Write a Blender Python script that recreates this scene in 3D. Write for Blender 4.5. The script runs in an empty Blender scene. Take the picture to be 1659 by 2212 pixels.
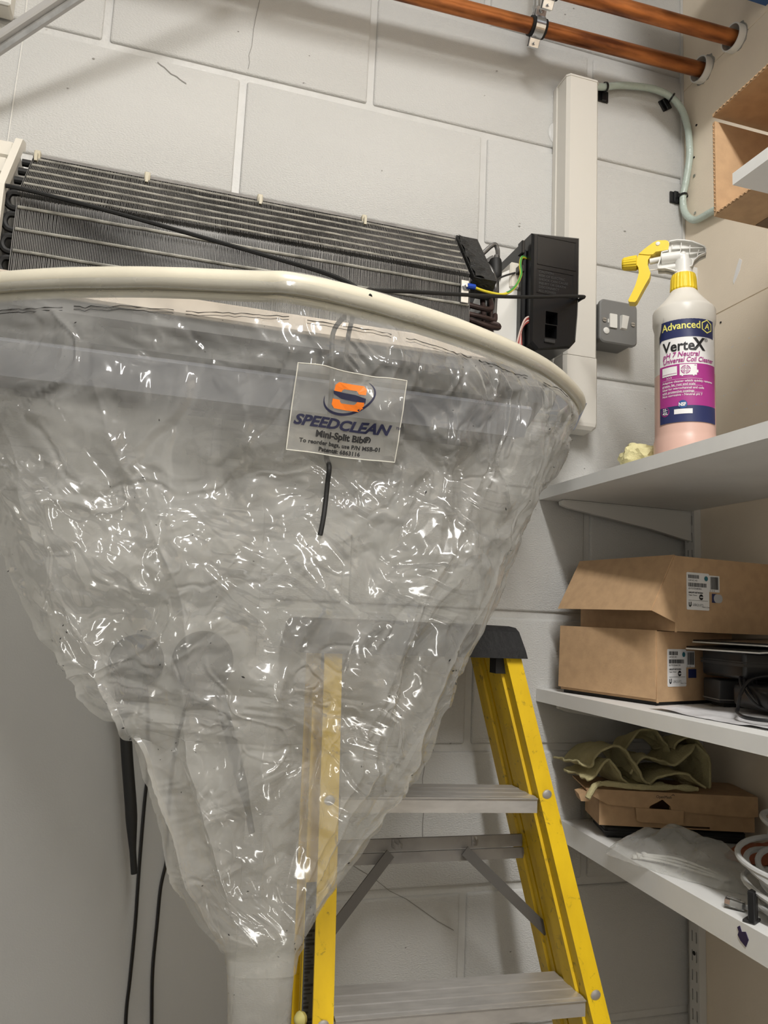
import bpy, bmesh, math, random
import numpy as np
from mathutils import Matrix, Vector
from mathutils.bvhtree import BVHTree
from mathutils.noise import noise as pnoise

random.seed(7)
RNG = np.random.default_rng(11)
SC = bpy.context.scene
COL = SC.collection

# ------------------------------------------------------------------ camera
cam_data = bpy.data.cameras.new('camera')
cam_data.sensor_fit = 'HORIZONTAL'
cam_data.sensor_width = 36.0
cam_data.lens = 36.0 * 1633.756 / 1659.0
cam_data.clip_start = 0.02
cam = bpy.data.objects.new('camera', cam_data)
COL.objects.link(cam)
_r = Vector((0.95664, -0.28799, 0.04356))
_u = Vector((-0.07989, -0.11563, 0.99007))
_f = Vector((0.2801, 0.95063, 0.13363))
M3 = Matrix((_r, _u, -_f)).transposed()
cam.matrix_world = Matrix.Translation((-0.96647, -1.21737, 1.55)) @ M3.to_4x4()
SC.camera = cam

# ------------------------------------------------------------------ world, lights, exposure
world = bpy.data.worlds.new('world')
SC.world = world
world.use_nodes = True
world.node_tree.nodes['Background'].inputs[0].default_value = (1.0, 0.97, 0.92, 1)
world.node_tree.nodes['Background'].inputs[1].default_value = 0.0     # closed room, no sky

def area_light(name, loc, sx, sy, power, rot=(0, 0, 0), col=(1.0, 0.985, 0.96)):
    d = bpy.data.lights.new(name, 'AREA')
    d.shape = 'RECTANGLE'
    d.size, d.size_y = sx, sy
    d.energy = power
    d.color = col
    o = bpy.data.objects.new(name, d)
    o.location = loc
    o.rotation_euler = rot
    COL.objects.link(o)
    return o

# one ceiling batten above and behind the camera (the shelf, spur and ladder shadows point back to it):
# it glows downwards and from its two long sides
LAMP_X, LAMP_Y, LAMP_L = -0.80, -1.80, 106.0
area_light('ceiling_batten_down_offscreen', (LAMP_X, LAMP_Y, 3.066), 0.11, 1.50, math.pi * .165 * LAMP_L)
area_light('ceiling_batten_right_side_offscreen', (LAMP_X + .0605, LAMP_Y, 3.094), 0.05, 1.50, math.pi * .030 * LAMP_L, (0, -math.pi / 2, 0))
area_light('ceiling_batten_left_side_offscreen', (LAMP_X - .0605, LAMP_Y, 3.094), 0.05, 1.50, math.pi * .030 * LAMP_L, (0, math.pi / 2, 0))

SC.view_settings.view_transform = 'Standard'
SC.view_settings.look = 'None'
SC.view_settings.exposure = -0.18
SC.view_settings.gamma = 1.0
SC.view_settings.use_curve_mapping = False
SC.cycles.transparent_max_bounces = 12
SC.cycles.max_bounces = 7
SC.cycles.caustics_reflective = False
SC.cycles.caustics_refractive = False
SC.cycles.sample_clamp_indirect = 4.0

# ------------------------------------------------------------------ materials
MATS = {}
def mat(name, col, rough=0.5, metal=0.0, spec=0.5, noise=0.0, nscale=20.0, bump=0.0, bscale=200.0,
        stretch=(1, 1, 1), col2=None, trans=0.0, ior=1.45, coat=0.0, emit=0.0):
    if name in MATS:
        return MATS[name]
    m = bpy.data.materials.new(name)
    m.use_nodes = True
    nt = m.node_tree
    b = nt.nodes['Principled BSDF']
    b.inputs['Base Color'].default_value = (*col, 1)
    b.inputs['Roughness'].default_value = rough
    b.inputs['Metallic'].default_value = metal
    b.inputs['Specular IOR Level'].default_value = spec
    b.inputs['IOR'].default_value = ior
    b.inputs['Transmission Weight'].default_value = trans
    b.inputs['Coat Weight'].default_value = coat
    if emit:
        b.inputs['Emission Color'].default_value = (*col, 1)
        b.inputs['Emission Strength'].default_value = emit
    tc = nt.nodes.new('ShaderNodeTexCoord')
    mp = nt.nodes.new('ShaderNodeMapping')
    mp.inputs['Scale'].default_value = stretch
    nt.links.new(tc.outputs['Object'], mp.inputs['Vector'])
    if noise > 0 or col2 is not None:
        n = nt.nodes.new('ShaderNodeTexNoise')
        n.inputs['Scale'].default_value = nscale
        n.inputs['Detail'].default_value = 6
        nt.links.new(mp.outputs['Vector'], n.inputs['Vector'])
        mx = nt.nodes.new('ShaderNodeMix')
        mx.data_type = 'RGBA'
        c2 = col2 if col2 is not None else tuple(c * (1 - noise) for c in col)
        mx.inputs['A'].default_value = (*col, 1)
        mx.inputs['B'].default_value = (*c2, 1)
        rp = nt.nodes.new('ShaderNodeMapRange')
        rp.inputs['From Min'].default_value = 0.38
        rp.inputs['From Max'].default_value = 0.66
        nt.links.new(n.outputs['Fac'], rp.inputs['Value'])
        nt.links.new(rp.outputs['Result'], mx.inputs['Factor'])
        nt.links.new(mx.outputs['Result'], b.inputs['Base Color'])
    if bump > 0:
        n2 = nt.nodes.new('ShaderNodeTexNoise')
        n2.inputs['Scale'].default_value = bscale
        n2.inputs['Detail'].default_value = 5
        nt.links.new(mp.outputs['Vector'], n2.inputs['Vector'])
        bp = nt.nodes.new('ShaderNodeBump')
        bp.inputs['Strength'].default_value = bump
        bp.inputs['Distance'].default_value = 0.004
        nt.links.new(n2.outputs['Fac'], bp.inputs['Height'])
        nt.links.new(bp.outputs['Normal'], b.inputs['Normal'])
    MATS[name] = m
    return m

def film_mat(name, tint=(0.96, 0.96, 0.945), haze=0.24, hazecol=(0.97, 0.965, 0.94), rough=0.10, bump=0.0, scale=34.0, gloss=1.05):
    """thin polythene: clear + milky scatter + gloss (the crumples themselves are geometry)"""
    m = bpy.data.materials.new(name)
    m.use_nodes = True
    nt = m.node_tree
    L = nt.links.new
    for n in list(nt.nodes):
        nt.nodes.remove(n)
    N = nt.nodes.new
    out = N('ShaderNodeOutputMaterial')
    tc = N('ShaderNodeTexCoord')
    bp = None
    if bump > 0:
        v = N('ShaderNodeTexVoronoi'); v.feature = 'F1'; v.inputs['Scale'].default_value = scale
        L(tc.outputs['Object'], v.inputs['Vector'])
        bp = N('ShaderNodeBump'); bp.inputs['Strength'].default_value = bump; bp.inputs['Distance'].default_value = 0.003
        L(v.outputs['Distance'], bp.inputs['Height'])
    tr = N('ShaderNodeBsdfTransparent'); tr.inputs['Color'].default_value = (*tint, 1)
    df = N('ShaderNodeBsdfDiffuse'); df.inputs['Color'].default_value = (*hazecol, 1)
    tl = N('ShaderNodeBsdfTranslucent'); tl.inputs['Color'].default_value = (*hazecol, 1)
    dm = N('ShaderNodeMixShader'); dm.inputs['Fac'].default_value = 0.45
    L(df.outputs[0], dm.inputs[1]); L(tl.outputs[0], dm.inputs[2])
    # grime makes the milkiness patchy
    gn = N('ShaderNodeTexNoise'); gn.inputs['Scale'].default_value = 12; gn.inputs['Detail'].default_value = 5
    L(tc.outputs['Object'], gn.inputs['Vector'])
    gr = N('ShaderNodeMapRange'); gr.inputs['From Min'].default_value = 0.35; gr.inputs['From Max'].default_value = 0.7
    gr.inputs['To Min'].default_value = haze * 0.75; gr.inputs['To Max'].default_value = haze * 1.35
    L(gn.outputs['Fac'], gr.inputs['Value'])
    m1 = N('ShaderNodeMixShader')
    L(gr.outputs['Result'], m1.inputs['Fac']); L(tr.outputs[0], m1.inputs[1]); L(dm.outputs[0], m1.inputs[2])
    gl = N('ShaderNodeBsdfGlossy'); gl.inputs['Roughness'].default_value = rough
    fs = N('ShaderNodeFresnel'); fs.inputs['IOR'].default_value = 1.5
    if bp is not None:
        L(bp.outputs['Normal'], gl.inputs['Normal']); L(bp.outputs['Normal'], fs.inputs['Normal'])
    fg = N('ShaderNodeMath'); fg.operation = 'MULTIPLY'; fg.inputs[1].default_value = gloss
    L(fs.outputs[0], fg.inputs[0])
    fc = N('ShaderNodeMath'); fc.operation = 'MINIMUM'; fc.inputs[1].default_value = 0.26
    L(fg.outputs[0], fc.inputs[0])
    m2 = N('ShaderNodeMixShader')
    L(fc.outputs[0], m2.inputs['Fac']); L(m1.outputs[0], m2.inputs[1]); L(gl.outputs[0], m2.inputs[2])
    L(m2.outputs[0], out.inputs['Surface'])
    MATS[name] = m
    return m

WALLW = mat('painted block', (0.64, 0.635, 0.615), 0.55, spec=0.25, bump=0.42, bscale=520, stretch=(0.5, 1, 1.0), noise=0.05, nscale=6)
MORT = mat('painted mortar', (0.64, 0.635, 0.615), 0.42, bump=0.3, bscale=120, noise=0.06, nscale=25)
CREAM = mat('bare plasterboard', (0.86, 0.755, 0.61), 0.75, bump=0.08, bscale=300, noise=0.07, nscale=7)
PWALL = mat('far wall paint', (0.64, 0.635, 0.615), 0.8)
CEIL = mat('ceiling paint', (0.75, 0.74, 0.71), 0.8)
FLOOR = mat('grey vinyl floor', (0.20, 0.195, 0.19), 0.5, noise=0.2, nscale=8)
TRUNK = mat('cream trunking plastic', (0.72, 0.69, 0.63), 0.32)
WPLAS = mat('white plastic', (0.78, 0.77, 0.73), 0.35)
OWPLAS = mat('off white plastic', (0.72, 0.68, 0.60), 0.38)
BPLAS = mat('black plastic', (0.009, 0.009, 0.010), 0.30)
BPLAS2 = mat('black rubber', (0.010, 0.010, 0.010), 0.6)
DPLAS = mat('charcoal plastic', (0.030, 0.029, 0.029), 0.42)
GPLAS = mat('print emboss', (0.030, 0.030, 0.031), 0.5)
SHELF = mat('white shelf board', (0.84, 0.835, 0.81), 0.42, noise=0.06, nscale=12)
SHUND = SHELF
STEELW = mat('white powder steel', (0.72, 0.71, 0.68), 0.4)
COPPER = mat('varnished copper pipe', (0.50, 0.17, 0.045), 0.36, metal=0.45, col2=(0.15, 0.045, 0.015), nscale=14, stretch=(0.8, 4, 4))
ZINC = mat('zinc plated steel', (0.62, 0.63, 0.64), 0.28, metal=1.0, noise=0.2, nscale=60)
DARKST = mat('dark steel', (0.16, 0.155, 0.15), 0.45, metal=0.8)
ALU = mat('brushed aluminium', (0.64, 0.62, 0.60), 0.40, metal=0.65, noise=0.14, nscale=45, stretch=(.6, 2, 2))
ALUD = mat('dull aluminium', (0.36, 0.345, 0.33), 0.55, metal=0.5, noise=0.25, nscale=25)
FIN = mat('aluminium fin', (0.20, 0.192, 0.18), 0.45, metal=0.3, noise=0.5, nscale=9)
FINTOP = mat('coil ridge highlight', (0.42, 0.405, 0.36), 0.42, metal=0.4, noise=0.55, nscale=40)
CUD = mat('tarnished copper', (0.055, 0.032, 0.028), 0.45, metal=0.3, noise=0.5, nscale=40)
FOAM = mat('black foam', (0.012, 0.012, 0.011), 0.42, bump=0.7, bscale=150, stretch=(1, 1, 3))
YELL = mat('yellow fibreglass', (0.86, 0.57, 0.012), 0.42, col2=(0.70, 0.45, 0.01), nscale=18, stretch=(1, 1, 0.35), bump=0.15, bscale=70)
def scuff(m, dark, scale, lo, hi):
    """worn dark scratches over the base colour"""
    nt = m.node_tree; b = nt.nodes['Principled BSDF']
    src = b.inputs['Base Color'].links[0].from_socket
    tc = nt.nodes.new('ShaderNodeTexCoord')
    n1 = nt.nodes.new('ShaderNodeTexNoise'); n1.inputs['Scale'].default_value = scale; n1.inputs['Detail'].default_value = 9; n1.inputs['Roughness'].default_value = .72; n1.inputs['Distortion'].default_value = 1.2
    nt.links.new(tc.outputs['Object'], n1.inputs['Vector'])
    r = nt.nodes.new('ShaderNodeMapRange'); r.inputs['From Min'].default_value = lo; r.inputs['From Max'].default_value = hi; r.inputs['To Max'].default_value = .8
    nt.links.new(n1.outputs['Fac'], r.inputs['Value'])
    mx = nt.nodes.new('ShaderNodeMix'); mx.data_type = 'RGBA'; mx.inputs['B'].default_value = (*dark, 1)
    nt.links.new(src, mx.inputs['A']); nt.links.new(r.outputs['Result'], mx.inputs['Factor'])
    nt.links.new(mx.outputs['Result'], b.inputs['Base Color'])
scuff(YELL, (.20, .13, .02), 46, .575, .66)
YPLAS = mat('yellow plastic', (0.86, 0.62, 0.035), 0.35)
CARD = mat('kraft card', (0.54, 0.35, 0.195), 0.75, noise=0.12, nscale=60, bump=0.05, bscale=300)
CARDIN = CARD
PAPER = mat('white paper', (0.80, 0.79, 0.78), 0.55)
INK = mat('black ink', (0.012, 0.012, 0.014), 0.45)
NAVY = mat('navy ink', (0.014, 0.016, 0.050), 0.4)
ORANGE = mat('orange ink', (0.86, 0.20, 0.015), 0.4)
MAGENTA = mat('magenta ink', (0.36, 0.035, 0.22), 0.4)
LBLUE = mat('navy label ink', (0.022, 0.030, 0.105), 0.4)
LYEL = mat('pale yellow ink', (0.85, 0.80, 0.20), 0.4)
LWHITE = mat('label white', (0.80, 0.79, 0.78), 0.4)
LGREY = mat('grey ink', (0.25, 0.25, 0.25), 0.5)
TEAL = mat('teal ink', (0.03, 0.16, 0.20), 0.5)
NSFB = mat('blue badge ink', (0.02, 0.085, 0.27), 0.4)
GREYBOX = mat('grey enamel steel', (0.20, 0.20, 0.195), 0.38, noise=0.05)
GCAB = mat('grey painted panel', (0.36, 0.355, 0.34), 0.55, bump=0.06, bscale=400, noise=0.04, nscale=5)
BOTTLE = mat('clear hdpe', (0.72, 0.69, 0.63), 0.35)
PINK = mat('pink liquid in bottle', (0.66, 0.43, 0.36), 0.35)
YCLOTH = mat('yellow duster cloth', (0.52, 0.46, 0.25), 0.95, bump=0.5, bscale=350, noise=0.18, nscale=25)
GCABLE = mat('grey cable', (0.55, 0.55, 0.54), 0.45)
BLUEP = mat('blue plastic', (0.03, 0.09, 0.25), 0.4)
REDP = mat('red plastic', (0.60, 0.045, 0.06), 0.4)
ORBAG = mat('orange bag', (0.32, 0.095, 0.045), 0.35, bump=0.6, bscale=40)
EARTHG = mat('earth green', (0.06, 0.30, 0.06), 0.4)
EARTHY = mat('earth yellow', (0.75, 0.62, 0.05), 0.4)
CRIMP = mat('blue crimp', (0.01, 0.06, 0.42), 0.3)
WIRER = mat('red wire', (0.35, 0.05, 0.04), 0.4)
WIREW = mat('pale wire', (0.65, 0.52, 0.47), 0.4)
HOSE = mat('clear green hose', (0.52, 0.61, 0.55), 0.22, bump=0.35, bscale=220, stretch=(1, 1, 1), spec=0.7)
RIMM = mat('cream hoop plastic', (0.70, 0.655, 0.53), 0.30, noise=0.10, nscale=14)
GASK = mat('aged gasket', (0.60, 0.52, 0.43), 0.6, noise=0.25, nscale=22)
MARKER = mat('violet mark', (0.03, 0.02, 0.07), 0.5)
GRIT = mat('dark grit', (0.012, 0.011, 0.010), 0.8)
CLEAR = mat('clear polycarbonate', (0.92, 0.92, 0.90), 0.06, trans=0.9)
FILM = film_mat('polythene film')
FILM2 = film_mat('light polythene film', haze=0.28, scale=70, bump=0.9)
FILM3 = film_mat('sticker film', tint=(0.95, 0.95, 0.93), haze=0.22, rough=0.12)
FILM4 = film_mat('crushed polythene film', haze=0.20, scale=70, bump=0.6)

# ------------------------------------------------------------------ geometry helpers
class G:
    """collects vertices and faces in world coordinates for ONE mesh"""
    def __init__(s):
        s.v = []; s.f = []
    def add(s, v, f, M=None):
        o = len(s.v)
        if M is not None:
            v = [tuple(M @ Vector(p)) for p in v]
        s.v += [tuple(p) for p in v]
        s.f += [tuple(i + o for i in q) for q in f]
        return s
    def box(s, x0, x1, y0, y1, z0, z1, bev=0.0, seg=1, M=None):
        if bev <= 0:
            v = [(x0, y0, z0), (x1, y0, z0), (x1, y1, z0), (x0, y1, z0), (x0, y0, z1), (x1, y0, z1), (x1, y1, z1), (x0, y1, z1)]
            f = [(0, 3, 2, 1), (4, 5, 6, 7), (0, 1, 5, 4), (1, 2, 6, 5), (2, 3, 7, 6), (3, 0, 4, 7)]
            return s.add(v, f, M)
        bm = bmesh.new()
        bmesh.ops.create_cube(bm, size=1.0)
        for q in bm.verts:
            q.co = Vector(((x0 + x1) / 2 + q.co.x * (x1 - x0), (y0 + y1) / 2 + q.co.y * (y1 - y0), (z0 + z1) / 2 + q.co.z * (z1 - z0)))
        bmesh.ops.bevel(bm, geom=list(bm.edges), offset=bev, segments=seg, profile=0.5, affect='EDGES')
        bm.verts.index_update()
        v = [tuple(q.co) for q in bm.verts]
        f = [tuple(q.index for q in fc.verts) for fc in bm.faces]
        bm.free()
        return s.add(v, f, M)
    def tube(s, pts, r, seg=10, caps=True, closed=False, M=None, flat=None):
        pts = [Vector(p) for p in pts]
        n = len(pts)
        rr = r if isinstance(r, (list, tuple)) else [r] * n
        v = []; f = []
        tans = []
        for i in range(n):
            if closed:
                t = pts[(i + 1) % n] - pts[i - 1]
            else:
                t = pts[min(i + 1, n - 1)] - pts[max(i - 1, 0)]
            tans.append(t.normalized())
        t0 = tans[0]
        ref = Vector((0, 0, 1)) if abs(t0.z) < 0.9 else Vector((1, 0, 0))
        nn = (ref - t0 * ref.dot(t0)).normalized()
        for i in range(n):
            t = tans[i]
            nn = (nn - t * nn.dot(t)).normalized()
            b = t.cross(nn)
            for k in range(seg):
                a = 2 * math.pi * k / seg
                ca, sa = math.cos(a), math.sin(a)
                if flat:
                    sa *= flat
                v.append(pts[i] + (nn * ca + b * sa) * rr[i])
        m = n if closed else n - 1
        for i in range(m):
            j = (i + 1) % n
            for k in range(seg):
                k2 = (k + 1) % seg
                f.append((i * seg + k, i * seg + k2, j * seg + k2, j * seg + k))
        if caps and not closed:
            f.append(tuple(range(seg))[::-1])
            f.append(tuple((n - 1) * seg + k for k in range(seg)))
        return s.add(v, f, M)
    def lathe(s, prof, seg=32, M=None, rib=0.0, nrib=0):
        v = []; f = []
        for (r, z) in prof:
            for k in range(seg):
                a = 2 * math.pi * k / seg
                q = r * (1 + (rib if nrib and (k * nrib * 2 // seg) % 2 else 0))
                v.append((q * math.cos(a), q * math.sin(a), z))
        for i in range(len(prof) - 1):
            for k in range(seg):
                k2 = (k + 1) % seg
                f.append((i * seg + k, i * seg + k2, (i + 1) * seg + k2, (i + 1) * seg + k))
        f.append(tuple(range(seg))[::-1])
        f.append(tuple((len(prof) - 1) * seg + k for k in range(seg)))
        return s.add(v, f, M)
    def prism(s, poly, d0, d1, fn):
        """poly 2D outline, fn(a,b,d) -> world; extruded d0..d1"""
        n = len(poly)
        v = [fn(a, b, d0) for a, b in poly] + [fn(a, b, d1) for a, b in poly]
        f = [tuple(range(n))[::-1], tuple(range(n, 2 * n))]
        f += [(i, (i + 1) % n, n + (i + 1) % n, n + i) for i in range(n)]
        return s.add(v, f)
    def grid(s, P):
        """P[i][j] points"""
        n, m = len(P), len(P[0])
        v = [p for row in P for p in row]
        f = [(i * m + j, i * m + j + 1, (i + 1) * m + j + 1, (i + 1) * m + j) for i in range(n - 1) for j in range(m - 1)]
        return s.add(v, f)
    def obj(s, name, material, parent=None, smooth=True, angle=35, recalc=True):
        me = bpy.data.meshes.new(name)
        me.from_pydata(s.v, [], s.f)
        if recalc:
            bm = bmesh.new(); bm.from_mesh(me)
            bmesh.ops.recalc_face_normals(bm, faces=bm.faces)
            bm.to_mesh(me); bm.free()
        if smooth:
            me.shade_smooth()
            try:
                me.set_sharp_from_angle(angle=math.radians(angle))
            except Exception:
                pass
        me.materials.append(material)
        o = bpy.data.objects.new(name, me)
        COL.objects.link(o)
        if parent is not None:
            attach(o, parent)
        return o

def attach(o, parent):
    o.parent = parent
    base = Vector(parent.location)
    p = parent.parent
    while p is not None:
        base += Vector(p.location); p = p.parent
    o.location = Vector(o.location) - base

def tag(o, label, cat, group=None):
    o['label'] = label; o['category'] = cat
    if group: o['group'] = group
    return o

def thing(name, label, cat, loc=(0, 0, 0), group=None):
    o = bpy.data.objects.new(name, None)
    o.empty_display_size = 0.05
    o.location = loc
    COL.objects.link(o)
    return tag(o, label, cat, group)

def structure(o):
    o['kind'] = 'structure'
    return o

def smoothpath(pts, n=8, closed=False):
    P = [Vector(p) for p in pts]
    out = []
    m = len(P)
    rng = range(m) if closed else range(m - 1)
    for i in rng:
        if closed:
            p0, p1, p2, p3 = P[(i - 1) % m], P[i], P[(i + 1) % m], P[(i + 2) % m]
        else:
            p0, p1, p2, p3 = P[max(i - 1, 0)], P[i], P[i + 1], P[min(i + 2, m - 1)]
        for k in range(n):
            t = k / n
            out.append(0.5 * ((2 * p1) + (p2 - p0) * t + (2 * p0 - 5 * p1 + 4 * p2 - p3) * t * t + (3 * p1 - p0 - 3 * p2 + p3) * t ** 3))
    if not closed:
        out.append(P[-1])
    return out

def text_geo(body, size, shear=0.0, bold=0.0, space=1.0, align='LEFT', sx=1.0):
    cu = bpy.data.curves.new('print', 'FONT')
    cu.body = body; cu.size = size; cu.shear = shear; cu.offset = bold
    cu.space_character = space; cu.align_x = align; cu.resolution_u = 3
    cu.fill_mode = 'FRONT'
    ob = bpy.data.objects.new('print', cu)
    COL.objects.link(ob)
    dg = bpy.context.evaluated_depsgraph_get()
    me = bpy.data.meshes.new_from_object(ob.evaluated_get(dg))
    v = [(q.co.x * sx, q.co.y) for q in me.vertices]
    f = [tuple(p.vertices) for p in me.polygons]
    bpy.data.objects.remove(ob); bpy.data.curves.remove(cu); bpy.data.meshes.remove(me)
    return v, f

def flat_text(g, body, size, x, y, fn, **k):
    v, f = text_geo(body, size, **k)
    g.add([fn(a + x, b + y) for a, b in v], f)
    return g

def poly2(g, pts, fn):
    g.add([fn(a, b) for a, b in pts], [tuple(range(len(pts)))])
    return g

def rectp(x0, x1, y0, y1):
    return [(x0, y0), (x1, y0), (x1, y1), (x0, y1)]

def ngon(cx, cy, r, n=24, ry=None):
    return [(cx + r * math.cos(2 * math.pi * k / n), cy + (ry or r) * math.sin(2 * math.pi * k / n)) for k in range(n)]

def axisM(p, d):
    """matrix with local z along d at p"""
    return Matrix.Translation(p) @ Vector(d).to_track_quat('Z', 'Y').to_matrix().to_4x4()

# ================================================================== THE ROOM
CEILZ = 3.15
XL, YF = -3.0, -3.0
structure(G().box(XL - .1, .1, YF - .1, .1, -.1, 0).obj('floor', FLOOR, smooth=False))
structure(G().box(XL - .1, .1, YF - .1, .1, CEILZ, CEILZ + .1).obj('ceiling', CEIL, smooth=False))
structure(G().box(XL - .1, XL, YF, .1, 0, CEILZ).obj('wall_left', PWALL, smooth=False))
structure(G().box(XL, 0, YF - .1, YF, 0, CEILZ).obj('wall_front', PWALL, smooth=False))

lt = thing('ceiling_light', 'long white ceiling batten light above the camera', 'light', (LAMP_X, LAMP_Y, CEILZ))
G().box(LAMP_X - .075, LAMP_X + .075, LAMP_Y - .76, LAMP_Y + .76, CEILZ - .028, CEILZ - .0005, bev=.004).obj('housing', mat('white lamp housing', (.8, .8, .8), .4), lt)
G().box(LAMP_X - .058, LAMP_X + .058, LAMP_Y - .75, LAMP_Y + .75, CEILZ - .0815, CEILZ - .0285, bev=.012, seg=3).obj('diffuser', mat('opal diffuser', (.85, .85, .83), .5), lt)

# blockwork back wall: mortar bed + one object for each painted block
wall_back = structure(G().box(XL, 0, 0.0045, .1, 0, CEILZ).obj('wall_back', MORT, smooth=False))
courses = [3.1316, 2.9066]
offs = [-.0019, -.0028, .0013, -.0008, 0, .0028, .0011, .0003]
zs = [2.6816 - .225 * j + (offs[j] if j < 8 else 0) for j in range(0, 12)]
lines = [3.1316, 2.9066] + zs
block_mesh = {}
def add_block(x0, x1, z0, z1):
    key = (round(x1 - x0, 3), round(z1 - z0, 3), random.randint(0, 2))
    if key not in block_mesh:
        w, h = x1 - x0, z1 - z0
        g = G().box(0, w, -.0002, .03, 0, h, bev=.0045, seg=3)
        o = g.obj('block', WALLW, None)
        block_mesh[key] = o.data
        bpy.data.objects.remove(o)
    o = bpy.data.objects.new('block', block_mesh[key])
    COL.objects.link(o)
    o.location = (x0, random.uniform(-.0006, .0006), z0)
    o.parent = wall_back
for k in range(len(lines) - 1):
    zt, zb = lines[k] - .0060, lines[k + 1] + .0060
    par = (k - 2) % 2
    # joints: course T-A (k=2) at -1.117 + .45 n ; next course half a block over
    j0 = -1.1173 + (.225 if par else 0)
    xs = sorted(x for x in [j0 + .45 * n for n in range(-6, 6)] if XL + .05 < x < -.03)
    xs = [XL] + xs + [-.001]
    for a, b in zip(xs[:-1], xs[1:]):
        add_block(a + (.0060 if a > XL else 0), b - (.0060 if b < -.01 else 0), zb, zt)

# dark joint line in the corner
structure(G().box(-.006, -.0005, -.004, .002, 0, CEILZ).obj('trim_1', MORT, smooth=False))

# plasterboard right wall: backing + boards
wall_right = structure(G().box(.0015, .1, YF, .1, 0, CEILZ).obj('wall_right', CREAM, smooth=False))
def board(y0, y1, z0, z1):
    o = G().box(0, .012, y0, y1, z0, z1, bev=.0008).obj('board', CREAM, wall_right)
for (z0, z1) in ((0, 2.1345), (2.136, 2.6515), (2.653, CEILZ)):
    for (y0, y1) in ((-1.1995, .0), (-2.399, -1.201), (YF, -2.4005)):
        board(y0, y1, z0, z1)
# screw fixings sunk in the board
for (y, z, r) in ((-.033, 2.447, .0035), (-.034, 2.367, .003), (-.033, 2.487, .002), (-.041, 2.552, .0025), (-.10, 2.115, .002)):
    G().lathe([(r * .4, -.001), (r, -.0005), (r * .9, .0012), (r * .3, .0008)], 12, axisM((0, y, z), (-1, 0, 0))).obj('screw', ZINC if r > .0028 else GRIT, wall_right)
# filler smear and scuff marks on the board
pts = [(-.135, 2.175), (-.15, 2.195), (-.156, 2.212), (-.150, 2.218), (-.143, 2.205), (-.133, 2.182)]
G().prism(pts, -.0007, .0005, lambda a, b, d: (d, a, b)).obj('filler_smear', LWHITE, wall_right)
g = G()
for row, (z, y0, y1, n) in enumerate(((2.015, -.12, -.42, 44), (1.975, -.05, -.22, 24), (1.935, -.12, -.34, 30), (1.90, -.15, -.33, 20), (2.06, -.12, -.20, 8))):
    for i in range(n):
        y = y0 + (y1 - y0) * (i + random.random()) / n
        s = random.uniform(.0006, .0019)
        zz = z + random.gauss(0, .0025) + (.01 * (y - y0))
        g.add([(-.0006, y - s, zz), (-.0006, y, zz - s * .7), (-.0006, y + s, zz), (-.0006, y, zz + s * .7)], [(0, 1, 2, 3)])
o = g.obj('paint_flecks', LWHITE, wall_right, smooth=False); o['kind'] = 'stuff'
# hairline cracks and chips in the painted blocks
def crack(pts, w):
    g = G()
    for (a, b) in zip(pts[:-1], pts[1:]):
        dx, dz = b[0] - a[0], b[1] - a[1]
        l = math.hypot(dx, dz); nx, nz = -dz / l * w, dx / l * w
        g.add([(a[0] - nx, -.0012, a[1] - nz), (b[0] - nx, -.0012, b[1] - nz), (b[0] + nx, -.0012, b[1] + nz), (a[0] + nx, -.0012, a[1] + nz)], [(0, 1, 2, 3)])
    g.obj('crack', mat('crack shade', (.25, .24, .22), .9), wall_back, smooth=False)  # real hairline cracks, the shade inside them painted as grey
rc = random.Random(3)
def wander(a, b, n, j):
    return [(a[0] + (b[0] - a[0]) * i / n + rc.uniform(-j, j), a[1] + (b[1] - a[1]) * i / n + rc.uniform(-j, j)) for i in range(n + 1)]
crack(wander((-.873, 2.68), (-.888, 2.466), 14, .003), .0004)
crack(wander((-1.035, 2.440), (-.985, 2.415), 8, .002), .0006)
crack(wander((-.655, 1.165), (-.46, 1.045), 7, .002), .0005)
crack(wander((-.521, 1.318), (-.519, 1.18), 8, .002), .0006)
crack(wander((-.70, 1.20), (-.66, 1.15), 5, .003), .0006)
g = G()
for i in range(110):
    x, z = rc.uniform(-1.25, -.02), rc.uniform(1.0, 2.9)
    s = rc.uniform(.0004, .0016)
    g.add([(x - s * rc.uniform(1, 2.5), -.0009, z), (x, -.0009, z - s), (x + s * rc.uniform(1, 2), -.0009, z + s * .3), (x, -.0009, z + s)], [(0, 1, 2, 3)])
o = g.obj('wall_pits', mat('pit shade', (.30, .29, .27), .9), wall_back, smooth=False); o['kind'] = 'stuff'  # small chips, the shade in their hollows painted as dark flecks

# grey cabinet standing against the blockwork, left
cab = thing('storage_cabinet', 'tall plain grey cabinet against the white block wall behind the plastic bag', 'cabinet', (-1.35, -.03, 0))
G().box(-1.95, -.815, -.058, -.003, .06, 1.70, bev=.003, seg=2).obj('body', GCAB, cab)
G().box(-1.93, -.835, -.052, -.006, 0, .06).obj('plinth', DPLAS, cab, smooth=False)

# ================================================================== AIR CONDITIONER (cover off)
ac = thing('air_conditioner', 'wall air conditioner with its cover off, finned coil and black electrical box bare', 'air conditioner', (-.78, -.1, 1.95))
CX0, CX1 = -1.178, -.548
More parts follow.
